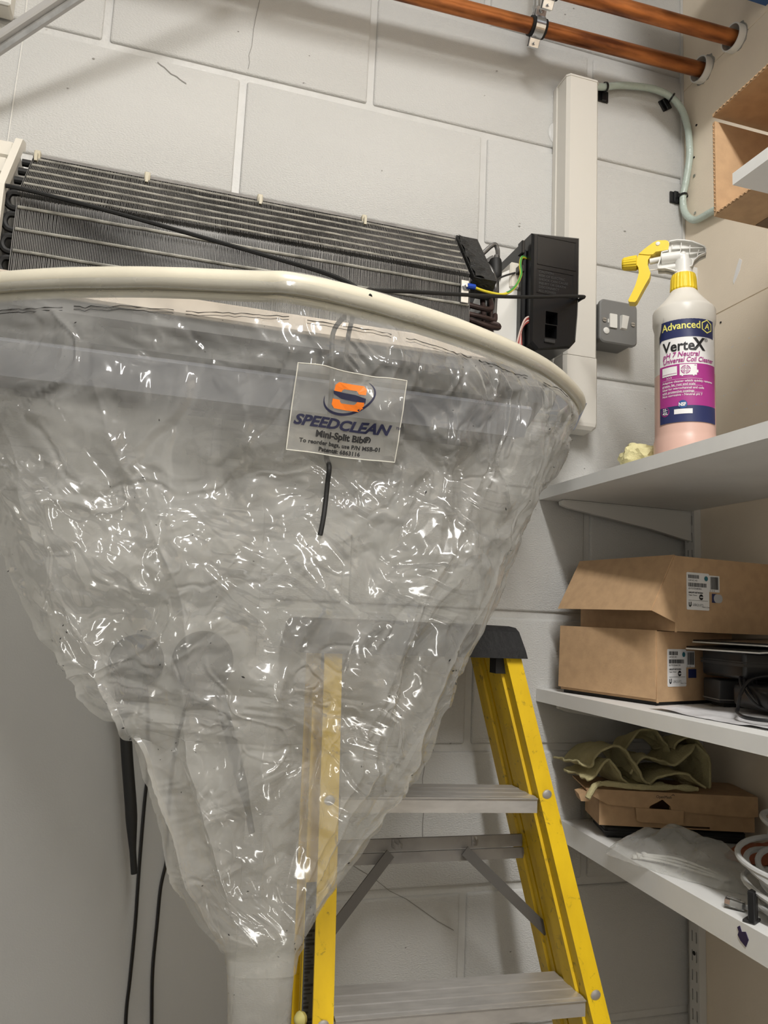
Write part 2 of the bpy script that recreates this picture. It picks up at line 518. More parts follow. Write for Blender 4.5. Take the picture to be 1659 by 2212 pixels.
# profile of the coil in Y,Z: steep lower bank, leaning upper bank
LB, LT, UT = (-.207, 1.945), (-.207, 2.064), (-.135, 2.160)
G().prism([(-.020, 1.90), (-.195, 1.90), (-.200, 2.062), (-.130, 2.150), (-.06, 2.155), (-.02, 2.10)], CX0 + .002, CX1 - .002,
          lambda a, b, d: (d, a, b)).obj('coil_core', FIN, ac, smooth=False)
g = G(); glow = G()
n = 315
for i in range(n):
    x = CX0 + (CX1 - CX0) * (i + .5) / n
    t = .00042
    for (gg, a, b) in ((glow, LB, (LT[0], LT[1] - .004)), (g, (LT[0] + .002, LT[1] + .003), UT)):
        dy, dz = b[0] - a[0], b[1] - a[1]
        l = math.hypot(dy, dz)
        ny, nz = dz / l * .009, -dy / l * .009       # towards the core
        j = random.gauss(0, .00025)
        v = []
        for (s, xx) in ((-1, x - t), (1, x + t)):
            v += [(xx + j, a[0], a[1]), (xx - j, b[0], b[1]), (xx - j, b[0] + ny, b[1] + nz), (xx + j, a[0] + ny, a[1] + nz)]
        gg.add(v, [(0, 1, 2, 3), (7, 6, 5, 4), (0, 4, 5, 1), (1, 5, 6, 2), (3, 2, 6, 7), (0, 3, 7, 4)])
o = g.obj('coil_fins', FIN, ac, smooth=False); o['kind'] = 'stuff'
o = glow.obj('coil_fins', FIN, ac, smooth=False); o['kind'] = 'stuff'
# collars over each tube row, their highlights painted in as a paler metal
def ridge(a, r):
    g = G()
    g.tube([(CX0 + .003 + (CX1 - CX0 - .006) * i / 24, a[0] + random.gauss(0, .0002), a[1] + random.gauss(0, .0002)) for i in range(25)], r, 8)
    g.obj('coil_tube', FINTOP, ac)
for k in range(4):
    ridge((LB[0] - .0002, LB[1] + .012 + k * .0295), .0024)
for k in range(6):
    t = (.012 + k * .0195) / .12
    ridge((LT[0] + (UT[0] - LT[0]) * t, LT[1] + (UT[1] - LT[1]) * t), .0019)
# bent return ends at the left
for k in range(4):
    z = LB[1] + .012 + k * .0295
    G().tube(smoothpath([(CX0 + .002, -.2, z), (CX0 - .008, -.201, z + .002), (CX0 - .012, -.201, z + .011), (CX0 - .008, -.201, z + .02), (CX0 + .002, -.2, z + .022)], 4), .0042, 8).obj('return_bend', BPLAS2, ac)
for k in range(4):
    t = (.014 + k * .028) / .12
    y, z = LT[0] + (UT[0] - LT[0]) * t + .006, LT[1] + (UT[1] - LT[1]) * t
    G().tube([(CX0 + .002, y, z), (CX0 - .011, y, z)], .005, 10).obj('return_bend', BPLAS2, ac)
# top lip of the coil with white clips
G().prism([(-.137, 2.158), (-.130, 2.166), (-.09, 2.172), (-.09, 2.160)], CX0, CX1, lambda a, b, d: (d, a, b)).obj('top_lip', ALUD, ac, smooth=False)
for x in (-1.172, -1.026, -.864, -.702):
    g = G().box(x - .004, x + .004, -.142, -.130, 2.152, 2.1655, bev=.0012)
    g.box(x - .002, x + .002, -.149, -.140, 2.146, 2.158)
    g.obj('clip', mat('aged clip', (.55, .50, .38), .5), ac)
# left plastic side frame
g = G()
prof = [(-.225, 1.945), (-.222, 2.066), (-.150, 2.172), (-.128, 2.180), (-.125, 2.168), (-.140, 2.160), (-.208, 2.060), (-.211, 1.945)]
g.prism(prof, -1.199, -1.190, lambda a, b, d: (d, a, b))
g.prism([(-.21, 1.945), (-.208, 2.060), (-.140, 2.160), (-.02, 2.16), (-.02, 1.945)], -1.199, -1.196, lambda a, b, d: (d, a, b))
g.obj('side_frame', OWPLAS, ac, smooth=False)
for (z, y) in ((2.150, -.150), (2.112, -.175), (2.06, -.20)):
    G().box(-1.27, -1.199, y - .006, -.03, z - .011, z + .013, bev=.003).obj('side_rib', OWPLAS, ac)
# drain pan, blower opening and back casing
G().prism([(-.236, 1.905), (-.236, 1.936), (-.210, 1.944), (-.210, 1.93), (-.02, 1.93), (-.02, 1.905)], -1.29, -.47, lambda a, b, d: (d, a, b)).obj('drain_pan', DPLAS, ac, smooth=False)
G().box(-1.29, -.49, -.246, -.236, 1.920, 1.945, bev=.003).obj('pan_lip', GASK, ac)
G().prism([(-.02, 1.845), (-.13, 1.845), (-.205, 1.880), (-.205, 1.905), (-.02, 1.905)], -1.27, -.42, lambda a, b, d: (d, a, b)).obj('air_outlet', BPLAS, ac, smooth=False)
G().box(-1.29, -.38, -.022, -.0008, 1.85, 2.165, bev=.004).obj('back_plate', DPLAS, ac)
g = G().tube([(-1.25, -.10, 1.862), (-.44, -.10, 1.862)], .028, 18)
g.obj('blower', BPLAS2, ac)
G().prism([(-.18, 1.83), (-.205, 1.868), (-.200, 1.874), (-.172, 1.838)], -1.25, -.44, lambda a, b, d: (d, a, b)).obj('air_flap', mat('slate plastic', (.16, .17, .20), .5), ac, smooth=False)
# small round hub at the far left of the drain pan
G().lathe([(.022, 0), (.024, .004), (.024, .012), (.018, .018), (.006, .02)], 24, axisM((-1.205, -.236, 1.952), (0, -1, .1))).obj('hub_cap', OWPLAS, ac)
# right hand end: foam, pipework, white bracket
def up(x0, x1, d0, d1, s0, s1):
    """slab along the leaning upper bank: s along bank, d out from the bank face"""
    ty, tz = (UT[0] - LT[0]) / .12, (UT[1] - LT[1]) / .12
    ny, nz = -tz, ty
    P = lambda s, d: (LT[0] + ty * s + ny * d, LT[1] + tz * s + nz * d)
    return P(s0, d0), P(s1, d0), P(s1, d1), P(s0, d1)
q = up(0, 0, -.03, .004, -.006, .128)
g = G()
rows = []
for i in range(7):
    x = CX1 + .005 + .036 * i / 6
    ring = []
    sh = .010 * (i / 6.0)
    for j in range(14):
        s = -.006 + .134 * j / 13
        ty, tz = (UT[0] - LT[0]) / .12, (UT[1] - LT[1]) / .12
        d = .004 + .002 * math.sin(j * 1.7 + i) - .012 * (i / 6.0) ** 2
        ring.append((x + .010 * math.sin(j * .5) * i / 6, LT[0] + ty * s - tz * d, LT[1] + tz * s + ty * d))
    rows.append(ring)
g.grid(rows)
g.prism([q[0], q[1], q[2], q[3]], CX1 + .003, CX1 + .040, lambda a, b, d: (d, a, b - .003))
g.obj('insulation_foam', FOAM, ac)
g = G().box(-.566, -.553, -.2135, -.2115, 2.016, 2.052, bev=.0008)
g.lathe([(.0055, 0), (.0055, .003), (.0035, .003), (.0035, .007)], 6, axisM((-.5585, -.2135, 2.0415), (0, -1, 0)))
g.obj('earth_plate', ZINC, ac)
PI = []
PI.append(([(-.553, -.13, 2.10), (-.52, -.12, 2.125), (-.499, -.128, 2.142), (-.482, -.13, 2.160), (-.474, -.13, 2.164), (-.470, -.13, 2.155), (-.473, -.138, 2.138)], .0038))
PI.append(([(-.53, -.13, 2.085), (-.50, -.13, 2.118), (-.487, -.135, 2.132), (-.480, -.137, 2.137)], .0045))
PI.append(([(-.476, -.14, 2.140), (-.480, -.146, 2.10), (-.484, -.155, 2.05), (-.488, -.16, 2.005)], .0042))
PI.append(([(-.548, -.20, 2.058), (-.522, -.192, 2.057), (-.498, -.18, 2.056), (-.490, -.17, 2.07), (-.496, -.165, 2.10), (-.505, -.15, 2.12)], .0040))
PI.append(([(-.548, -.20, 2.020), (-.525, -.20, 2.018), (-.508, -.195, 2.022), (-.505, -.185, 2.04), (-.505, -.175, 2.055)], .0042))
PI.append(([(-.548, -.20, 2.006), (-.520, -.20, 2.004), (-.500, -.19, 2.006), (-.494, -.18, 2.02)], .0038))
PI.append(([(-.548, -.205, 1.995), (-.515, -.205, 1.989), (-.498, -.20, 1.991), (-.497, -.195, 1.998), (-.515, -.19, 2.002)], .0040))
PI.append(([(-.515, -.175, 2.06), (-.515, -.18, 2.03), (-.512, -.185, 1.99)], .0042))
PI.append(([(-.497, -.165, 2.06), (-.497, -.168, 2.02), (-.497, -.172, 1.985)], .0048))
for k, (p, r) in enumerate(PI):
    G().tube(smoothpath(p, 6), r, 10).obj('refrigerant_pipe', DARKST if k < 4 else CUD, ac)
g = G().lathe([(.006, 0), (.0095, .004), (.0105, .012), (.0105, .03), (.0095, .036), (.006, .038)], 16, axisM((-.4795, -.146, 2.095), (.03, .12, 1)))
g.obj('pipe_joint_sleeve', BPLAS2, ac)
G().lathe([(.005, 0), (.007, .002), (.007, .028), (.005, .03)], 14, axisM((-.482, -.150, 2.067), (.02, .1, 1))).obj('pipe_joint_sleeve', BPLAS2, ac)
# white end bracket
g = G()
g.prism([(-.492, 1.93), (-.492, 2.05), (-.470, 2.108), (-.425, 2.135), (-.408, 2.128), (-.437, 2.070), (-.443, 1.93)], -.145, -.04, lambda a, b, d: (a, d, b))
g.obj('end_bracket', WPLAS, ac, smooth=False)
G().box(-.455, -.425, -.15, -.10, 2.085, 2.13, bev=.003).obj('sensor_holder', OWPLAS, ac)
G().tube(smoothpath([(-.448, -.152, 2.110), (-.470, -.158, 2.098), (-.485, -.165, 2.085), (-.495, -.17, 2.06)], 5), .0016, 6).obj('sensor_lead', DPLAS, ac)
G().prism([(-.475, 2.075), (-.40, 2.165), (-.36, 2.165), (-.36, 2.0), (-.43, 2.0)], -.03, -.022, lambda a, b, d: (a, d, b)).obj('end_plate', mat('pale grey plate', (.42, .43, .43), .5), ac, smooth=False)
# black electrical box
ebox = G()
fr = [(-.431, 2.171), (-.344, 2.179), (-.344, 2.085), (-.3455, 2.045), (-.349, 2.000), (-.360, 1.987), (-.42, 1.975), (-.431, 1.985)]
n = len(fr)
v = [(a, -.178, b) for a, b in [(x + (.0035 if x < -.39 else -.0035), z + (-.0035 if z > 2.08 else .003)) for x, z in fr]] + [(a, -.174, b) for a, b in fr] + [(a, -.05, b) for a, b in fr]
f = [tuple(range(n))]
for r in range(2):
    f += [(r * n + i, r * n + (i + 1) % n, (r + 1) * n + (i + 1) % n, (r + 1) * n + i) for i in range(n)]
f += [tuple(range(2 * n, 3 * n))[::-1]]
ebox.add(v, f)
eb = ebox.obj('electrical_box', BPLAS, None, smooth=False)
# two real pockets sunk into the front of the box
cuts = [G().box(-.405, -.384, -.20, -.150, 2.021, 2.042).obj('cutter', BPLAS, None, smooth=False), G().box(-.406, -.385, -.20, -.150, 1.998, 2.0195).obj('cutter', BPLAS, None, smooth=False)]
for c_ in cuts:
    md = eb.modifiers.new('pocket', 'BOOLEAN'); md.operation = 'DIFFERENCE'; md.object = c_; md.solver = 'EXACT'
bpy.context.view_layer.update()
me_ = bpy.data.meshes.new_from_object(eb.evaluated_get(bpy.context.evaluated_depsgraph_get()))
eb.modifiers.clear(); eb.data = me_; me_.name = 'electrical_box'
for c_ in cuts: bpy.data.objects.remove(c_)
attach(eb, ac)
g = G().box(-.440, -.431, -.160, -.06, 1.985, 2.150, bev=.002)
g.box(-.443, -.437, -.165, -.15, 2.14, 2.162, bev=.001).box(-.446, -.437, -.165, -.15, 2.108, 2.120, bev=.001)
g.obj('box_lid_edge', BPLAS, eb)
g = G()
def frame(x0, x1, z0, z1, w, y=-.1788):
    for q in (rectp(x0, x1, z0, z0 + w), rectp(x0, x1, z1 - w, z1), rectp(x0, x0 + w, z0, z1), rectp(x1 - w, x1, z0, z1)):
        g.prism(q, y, y + .001, lambda a, b, d: (a, d, b))
frame(-.422, -.352, 2.118, 2.168, .0012)
frame(-.422, -.356, 2.070, 2.111, .0010)
g.obj('raised_panel', BPLAS, eb, smooth=False)
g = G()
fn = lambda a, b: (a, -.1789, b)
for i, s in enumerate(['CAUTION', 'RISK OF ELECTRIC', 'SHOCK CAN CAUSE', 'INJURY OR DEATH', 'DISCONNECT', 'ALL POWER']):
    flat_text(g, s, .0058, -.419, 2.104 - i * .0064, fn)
g.obj('embossed_lettering', mat('emboss highlight', (.05, .05, .05), .5), eb, smooth=False)  # moulded letters laid flat, painted lighter for the light on their relief
G().box(-.408, -.389, -.1815, -.1770, 1.989, 1.995, bev=.0008).obj('vent_lip', DPLAS, eb)
# wires
G().tube(smoothpath([(-.5585, -.218, 2.041), (-.545, -.216, 2.042)], 2), .0042, 10).obj('crimp_terminal', CRIMP, ac)
ep = smoothpath([(-.546, -.215, 2.042), (-.522, -.208, 2.042), (-.492, -.203, 2.045), (-.470, -.195, 2.062), (-.454, -.185, 2.090), (-.451, -.176, 2.112), (-.444, -.168, 2.130), (-.424, -.150, 2.137)], 8)
G().tube(ep, .0021, 8).obj('earth_wire', EARTHY, ac)
G().tube([p + Vector((0, -.0009, .0010)) for p in ep[18:]], .0016, 6).obj('earth_wire', EARTHG, ac)
for k in range(4):
    G().tube(smoothpath([(-.419, -.165, 2.036 - k * .003), (-.437, -.172, 2.027 - k * .003), (-.450, -.182, 2.005 - k * .002), (-.462 + k * .003, -.19, 1.97), (-.466 + k * .003, -.19, 1.94)], 5), .0014, 6).obj('signal_wire', WIRER if k % 2 else WIREW, ac)
# grey blue deflector corner showing past the hoop
G().prism([(-.296, 1.880), (-.272, 1.930), (-.33, 1.940), (-.35, 1.88)], -.085, -.081, lambda a, b, d: (a, d, b)).obj('deflector', mat('slate plastic', (.16, .17, .20), .5), ac, smooth=False)

# ================================================================== CATCH BAG (polythene bib on a cream hoop)
bib = thing('catch_bag', 'large crumpled clear polythene catch bag on a cream hoop strapped under the coil', 'bag', (-.82, -.30, 1.0))
half = [(-.318, -.085), (-.339, -.167), (-.41, -.248), (-.501, -.320), (-.63, -.384), (-.76, -.425), (-.868, -.438)]
mid = -.826
rimpts = half[:-1] + [(-.85, -.437)] + [(2 * mid - x, y) for x, y in half[-2::-1]]
rim3 = smoothpath([(x, y, 1.900) for x, y in rimpts], 10)
hoop = G().tube(rim3, .0125, 16).obj('hoop', RIMM, bib)
# inner lip of the hoop
G().tube([p + Vector((0, 0.004, -.016)) for p in rim3], .0045, 8).obj('hoop_lip', RIMM, bib)

rowsL = [(-1.216, -0.19, 1.754), (-1.179, -0.22, 1.692), (-1.158, -0.24, 1.652), (-1.136, -0.26, 1.605), (-1.114, -0.275, 1.559), (-1.091, -0.285, 1.518), (-1.063, -0.295, 1.482), (-1.053, -0.305, 1.471), (-1.025, -0.31, 1.453), (-1.004, -0.31, 1.444), (-0.972, -0.312, 1.441), (-0.961, -0.315, 1.41), (-0.945, -0.32, 1.351), (-0.931, -0.33, 1.295), (-0.91, -0.34, 1.243), (-0.888, -0.345, 1.21), (-0.877, -0.35, 1.198), (-0.865, -0.352, 1.186), (-0.861, -0.36, 1.148), (-0.855, -0.36, 1.098), (-0.848, -0.36, 1.014)]
rowsR = [(-0.382, -0.165, 1.856), (-0.421, -0.18, 1.769), (-0.449, -0.195, 1.714), (-0.485, -0.21, 1.647), (-0.519, -0.225, 1.588), (-0.551, -0.24, 1.535), (-0.579, -0.255, 1.488), (-0.599, -0.265, 1.449), (-0.613, -0.27, 1.426), (-0.622, -0.275, 1.414), (-0.627, -0.278, 1.407), (-0.636, -0.28, 1.392), (-0.676, -0.3, 1.338), (-0.712, -0.315, 1.281), (-0.748, -0.33, 1.231), (-0.766, -0.34, 1.207), (-0.777, -0.345, 1.194), (-0.788, -0.35, 1.18), (-0.793, -0.36, 1.142), (-0.794, -0.36, 1.092), (-0.793, -0.36, 1.007)]
bf = [.26, .23, .2075, .185, .164, .147, .13, .117, .11, .1065, .1035, .0995, .0815, .0635, .046, .0355, .025, .02, .018, .018, .018]
bb = [.10, .10, .10, .09, .08, .055, .05, .05, .05, .05, .05, .05, .05, .045, .04, .03, .022, .015, .013, .013, .013]
nf, nb_ = 980, 260
NT = nf + nb_                          # the front of the sheet is finer than its back
th = np.concatenate([np.linspace(0, np.pi, nf, endpoint=False), np.linspace(np.pi, 2 * np.pi, nb_, endpoint=False)])
cs, sn = np.cos(th), np.sin(th)
ex = .82
CSa, SNa = np.sign(cs) * np.abs(cs) ** ex, np.sign(sn) * np.abs(sn) ** ex
CSb, SNb = np.sign(cs) * np.abs(cs) ** .55, np.sign(sn) * np.abs(sn) ** .55      # flattened spout
def ring(L, R, f_, b_, k=0):
    L, R = np.array(L), np.array(R)
    CS = CSa
    pinch = .35 * math.exp(-((k - 8.5) / 3.2) ** 2)
    f_ = f_ * (1 - pinch * np.clip((-CS - .05) / .75, 0, 1))
    CS, SN = (CSa, SNa) if k < 16 else (CSb, SNb)
    m, h = (L + R) / 2, (R - L) / 2
    P = m[None, :] + h[None, :] * CS[:, None]
    # step in the left seam only: the middle of the sheet runs straight past it
    if 3 < k < 15:
        lin = -1.135 + (1.605 - L[2]) * .628
        wgt = np.clip((-CS - .30) / .70, 0, 1) ** 1.3
        Ls = np.array((lin, L[1], 1.605 - (k - 3) / 12 * .395))
        m2, h2 = (Ls + R) / 2, (R - Ls) / 2
        P2 = m2[None, :] + h2[None, :] * CS[:, None]
        P = P2 * (1 - wgt[:, None]) + P * wgt[:, None]
    P[:, 1] -= np.where(SN > 0, SN * f_, SN * b_)
    return P
# top ring: front half follows the hoop, back half runs along the wall side of the unit
rim_arr = np.array([tuple(p) for p in rim3])
sarc = np.concatenate([[0], np.cumsum(np.linalg.norm(np.diff(rim_arr, axis=0), axis=1))]); sarc /= sarc[-1]
top = np.zeros((NT, 3))
u = (1 - np.cos(np.linspace(0, np.pi, nf, endpoint=False))) / 2
u = np.linspace(0, 1, nf, endpoint=False)
for c in range(3):
    top[:nf, c] = np.interp(u, sarc, rim_arr[:, c])
ub = np.linspace(0, 1, NT - nf, endpoint=False)
e0, e1 = rim_arr[-1], rim_arr[0]
top[nf:] = e0[None, :] + (e1 - e0)[None, :] * ub[:, None]
top[nf:, 1] += .045 * np.sin(np.pi * ub)
top[:, 2] = 1.893
# pull the polythene round the outside of the hoop
top2 = top.copy(); top2[:, 2] = 1.912; top2[:nf, 1] += .004
rings = [top]
for k in range(len(rowsL)):
    rings.append(ring(rowsL[k], rowsR[k], bf[k], bb[k], k))
rings[1] = .35 * (top - [0, 0, .05]) + .65 * rings[1]
K = np.array(rings)                      # control rings
nk = len(K)
SUB = 30
out = []
for i in range(nk - 1):
    p0, p1, p2, p3 = K[max(i - 1, 0)], K[i], K[i + 1], K[min(i + 2, nk - 1)]
    for s in range(SUB):
        t = s / SUB
        c = .5 * ((2 * p1) + (p2 - p0) * t + (2 * p0 - 5 * p1 + 4 * p2 - p3) * t * t + (3 * p1 - p0 - 3 * p2 + p3) * t ** 3)
        l = p1 * (1 - t) + p2 * t
        out.append(.4 * c + .6 * l)
out.append(K[-1])
S = np.array(out)                        # rows x NT x 3 smooth bag
SMOOTH = S.copy()

def facet_noise(U, V, cell, seed):
    """piecewise linear value noise on a skewed triangle lattice: flat facets, sharp creases"""
    r = np.random.default_rng(seed)
    T = r.random((64, 64)) * 2 - 1
    a = U / cell; b = V / cell
    F = (a + b) * .3660254; xi = a + F; yi = b + F
    i = np.floor(xi).astype(int); j = np.floor(yi).astype(int)
    fx, fy = xi - i, yi - j
    h = lambda p, q: T[p % 64, q % 64]
    up_ = fx > fy
    v00, v11 = h(i, j), h(i + 1, j + 1)
    v10, v01 = h(i + 1, j), h(i, j + 1)
    return np.where(up_, v00 * (1 - fx) + v10 * (fx - fy) + v11 * fy, v00 * (1 - fy) + v01 * (fy - fx) + v11 * fx)
def soft_noise(U, V, cell, seed):
    r = np.random.default_rng(seed)
    T = r.random((64, 64)) * 2 - 1
    a, b = U / cell, V / cell
    i, j = np.floor(a).astype(int), np.floor(b).astype(int)
    fx, fy = a - i, b - j
    fx, fy = fx * fx * (3 - 2 * fx), fy * fy * (3 - 2 * fy)
    h = lambda p, q: T[p % 64, q % 64]
    return (h(i, j) * (1 - fx) + h(i + 1, j) * fx) * (1 - fy) + (h(i, j + 1) * (1 - fx) + h(i + 1, j + 1) * fx) * fy

# surface coordinates: horizontal arc (from world X, front/back separated) and height
Uc = S[:, :, 0] * 1.0 + np.where(np.arange(NT)[None, :] < nf, 0, 7.3) + (S[:, :, 1] + .3) * .8
Vc = S[:, :, 2].copy()
wU = Uc + .035 * soft_noise(Uc, Vc, .10, 5) + .012 * soft_noise(Uc, Vc, .035, 6)
wV = Vc + .035 * soft_noise(Uc, Vc, .10, 7) + .012 * soft_noise(Uc, Vc, .035, 8)
def fbm(U, V, cell, seed):
    return (soft_noise(U, V, cell, seed) + .5 * soft_noise(U, V, cell * .5, seed + 1) + .25 * soft_noise(U, V, cell * .25, seed + 2)) / 1.35
def creases(U, V, cell, width, seed):
    """broken thin ridges along the zero contours of a rough noise"""
    r = np.clip(1 - np.abs(fbm(U, V, cell, seed)) / width, 0, 1)
    r = r * r * (3 - 2 * r)
    return r * np.clip(.45 + 1.1 * soft_noise(U + .3, V, cell * .8, seed + 9), 0, 1)
crumple = (.0085 * facet_noise(wU, wV, .13, 21) + .0050 * facet_noise(wU * 1.2 + .4, wV, .058, 22)
           + .0021 * facet_noise(wU, wV * 1.1 + .2, .027, 23) + .0009 * facet_noise(wU, wV, .012, 24)
           + .0024 * creases(wU * 1.2, wV * .75, .12, .050, 50) - .0017 * creases(wU * .9, wV, .065, .075, 60)
           + .0010 * creases(wU, wV, .034, .13, 70))
# bolder pull creases in the upper half, under the hoop
upz = np.clip((Vc - 1.60) / .12, 0, 1)
crumple = crumple * (1 + .5 * upz) + upz * (.0050 * creases(wU, wV * 1.1 + .7, .17, .045, 81) - .0035 * creases(wU * 1.1 + .5, wV * .8, .10, .06, 91))
# long pull folds running from hoop to spout
ang = np.broadcast_to(th[None, :], Uc.shape)
fold = np.zeros_like(Uc)
for k, (a, wdt, amp) in enumerate(((1.25, .05, .012), (1.62, .04, .010), (1.05, .045, .012), (.72, .05, .008), (2.05, .05, .012), (2.45, .06, .013), (.40, .06, .004), (2.85, .05, .010), (4.2, .1, .012), (5.1, .1, .012))):
    d = ang - (a + .10 * soft_noise(Uc * 0 + k, Vc, .22, 30 + k))
    fold += amp * np.exp(-(np.abs(d) / wdt)) * (.35 + .65 * np.clip((1.75 - Vc) / .5, 0, 1))
tt = np.linspace(0, 1, S.shape[0])[:, None]
zv = Vc
env = np.clip((1.885 - zv) / .06, 0, 1) * (.35 + .95 * np.clip((zv - 1.17) / .10, 0, 1)) * (1 - .15 * np.clip((zv - 1.45) / .1, 0, 1))
disp = (crumple + fold * np.clip((zv - 1.20) / .15, 0, 1)) * env
# normals of the smooth bag
dU = np.roll(S, -1, axis=1) - np.roll(S, 1, axis=1)
dV = np.gradient(S, axis=0)
Nn = np.cross(dU, dV)
Nn /= (np.linalg.norm(Nn, axis=2, keepdims=True) + 1e-9)
cen = S.mean(axis=1, keepdims=True)
sgn = np.sign(np.sum(Nn * (S - cen), axis=2, keepdims=True)); sgn[sgn == 0] = 1
# one sign for the whole sheet
Nn *= np.sign(np.sum(sgn))
S2 = S + Nn * disp[:, :, None]
# polythene turned over the hoop
wrap = []
for (dz, dy) in ((.034, .022), (.036, .012), (.034, .000), (.026, -.009), (.014, -.0135), (.004, -.013)):
    w = top.copy()
    w[:, 2] = 1.880 + dz
    w[:, 1] += dy * 1.0 + np.where(np.arange(NT) < nf, 0, .0)
    nrm = .0012 * facet_noise(Uc[0] * 1.0, Uc[0] * 0 + dz, .03, 44)
    w[:, 2] += nrm
    wrap.append(w)
S2 = np.concatenate([np.array(wrap), S2], axis=0)
nr = S2.shape[0]
verts = S2.reshape(-1, 3)
idx = np.arange(nr * NT).reshape(nr, NT)
a = idx[:-1, :]; b = np.roll(idx, -1, axis=1)[:-1, :]; c = np.roll(idx, -1, axis=1)[1:, :]; d = idx[1:, :]
faces = np.stack([a, b, c, d], axis=-1).reshape(-1, 4)
def np_mesh(name, verts, faces, material, parent):
    me = bpy.data.meshes.new(name)
    me.vertices.add(len(verts)); me.vertices.foreach_set('co', np.ascontiguousarray(verts, dtype=np.float32).ravel())
    me.loops.add(faces.size); me.loops.foreach_set('vertex_index', np.ascontiguousarray(faces, dtype=np.int32).ravel())
    me.polygons.add(len(faces)); me.polygons.foreach_set('loop_start', np.arange(0, faces.size, faces.shape[1], dtype=np.int32))
    me.polygons.foreach_set('loop_total', np.full(len(faces), faces.shape[1], dtype=np.int32))
    me.update(calc_edges=True)
    me.shade_smooth()
    me.materials.append(material)
    o = bpy.data.objects.new(name, me); COL.objects.link(o)
    attach(o, parent)
    return o
np_mesh('bag_film', verts, faces, FILM, bib)

# helper: front of the bag as a height field, looked up along world +Y
lo = S2[::4, :nf:5]
lr_, lc_ = lo.shape[:2]
bv = BVHTree.FromPolygons([tuple(p) for p in lo.reshape(-1, 3).tolist()], [(i * lc_ + j, i * lc_ + j + 1, (i + 1) * lc_ + j + 1, (i + 1) * lc_ + j) for i in range(lr_ - 1) for j in range(lc_ - 1)])
def bag_front(x, z, off=.003):
    best = None
    hit = bv.ray_cast(Vector((x, -1.0, z)), Vector((0, 1, 0)))
    y = hit[0].y if hit[0] is not None else -.45
    return y - off
# weld seams: dark dashes under the hoop
g = G()
def seam(u0, u1, dz, w=.0007):
    P = []
    for i in range(18):
        u_ = u0 + (u1 - u0) * i / 17
        q = Vector([np.interp(u_, sarc, rim_arr[:, c]) for c in range(3)])
        x, z = q.x, 1.900 - dz
        P.append(Vector((x, bag_front(x, z, .0012), z + random.gauss(0, .0006))))
    return P
for (u0, u1, dz) in ((.615, .70, .036), (.52, .605, .037), (.43, .505, .038), (.34, .415, .038), (.26, .33, .038), (.17, .235, .040), (.71, .78, .036)):
    P = seam(u0, u1, dz)
    G().tube(P, [max(.0001, .0004 + .0004 * pnoise(Vector((i * .9, u0 * 50, 0)))) for i in range(len(P))], 5).obj('weld_seam', GRIT, bib)
    G().tube([p + Vector((0, 0, -.0035)) for p in P], .0003, 5).obj('weld_seam', GRIT, bib)
# black elastic strap pieces
s1 = smoothpath([(-1.31, -.16, 2.085), (-1.198, -.213, 2.068), (-1.113, -.226, 2.057), (-1.02, -.252, 2.035), (-.922, -.29, 2.005), (-.844, -.33, 1.976), (-.805, -.37, 1.951), (-.785, -.40, 1.931), (-.776, -.423, 1.914), (-.775, -.437, 1.900)], 8)
G().tube(s1, .0029, 8).obj('elastic_strap', BPLAS2, bib)
s2 = smoothpath([(-.764, -.438, 1.900), (-.763, -.424, 1.914), (-.746, -.40, 1.926), (-.696, -.36, 1.950), (-.597, -.30, 1.987), (-.484, -.24, 2.027), (-.348, -.183, 2.074), (-.338, -.170, 2.076), (-.338, -.12, 2.080)], 8)
G().tube(s2, .0027, 8).obj('elastic_strap', BPLAS2, bib)
tz = [1.885, 1.86, 1.81, 1.77, 1.725, 1.706, 1.688, 1.668, 1.648, 1.631]
tx = [-.785, -.799, -.799, -.798, -.797, -.797, -.7972, -.798, -.800, -.8025]
ys = [bag_front(x, z, .0028 if z < 1.71 else -.022) for x, z in zip(tx, tz)]
G().tube(smoothpath(list(zip(tx, ys, tz)), 5), .0029, 8).obj('strap_tail', BPLAS2, bib)
G().tube(smoothpath([(-.775, -.432, 1.898), (-.779, -.41, 1.87), (-.779, -.40, 1.84), (-.778, -.395, 1.81)], 5), .0029, 8).obj('strap_tail', BPLAS2, bib)
# printed sticker patch
c00, c10, c11, c01 = np.array((-.848, 1.716)), np.array((-.7255, 1.7165)), np.array((-.7205, 1.8055)), np.array((-.8435, 1.806))
sm_verts = SMOOTH.reshape(-1, 3); rr_, nn_ = SMOOTH.shape[0], NT
def lab_xz(u, v):
    p = c00 * (1 - u) * (1 - v) + c10 * u * (1 - v) + c11 * u * v + c01 * (1 - u) * v
    return p
NG = 28
Y = np.zeros((NG + 1, NG + 1))
for i in range(NG + 1):
    for j in range(NG + 1):
        x, z = lab_xz(i / NG, j / NG)
        Y[i, j] = min(bag_front(x + dx, z + dz_, 0) for dx in (-.004, 0, .004) for dz_ in (-.004, 0, .004))
Ys = Y.copy()
for it in range(10):
    Ys = np.pad(Ys, 1, mode='edge')
    Ys = (Ys[:-2, 1:-1] + Ys[2:, 1:-1] + Ys[1:-1, :-2] + Ys[1:-1, 2:] + Ys[1:-1, 1:-1]) / 5
Ys = .75 * Ys + .25 * Y - .0065 - max(0, float((Ys - Y).max()) * .5)
Ys = np.minimum(Ys, Y - .004)
def lab(u, v, off=0.0):
    fu, fv = min(max(u, 0), .9999) * NG, min(max(v, 0), .9999) * NG
    i, j = int(fu), int(fv); a_, b_ = fu - i, fv - j
    y = Ys[i, j] * (1 - a_) * (1 - b_) + Ys[i + 1, j] * a_ * (1 - b_) + Ys[i, j + 1] * (1 - a_) * b_ + Ys[i + 1, j + 1] * a_ * b_
    x, z = lab_xz(u, v)
    return (x, y - off, z)
g = G()
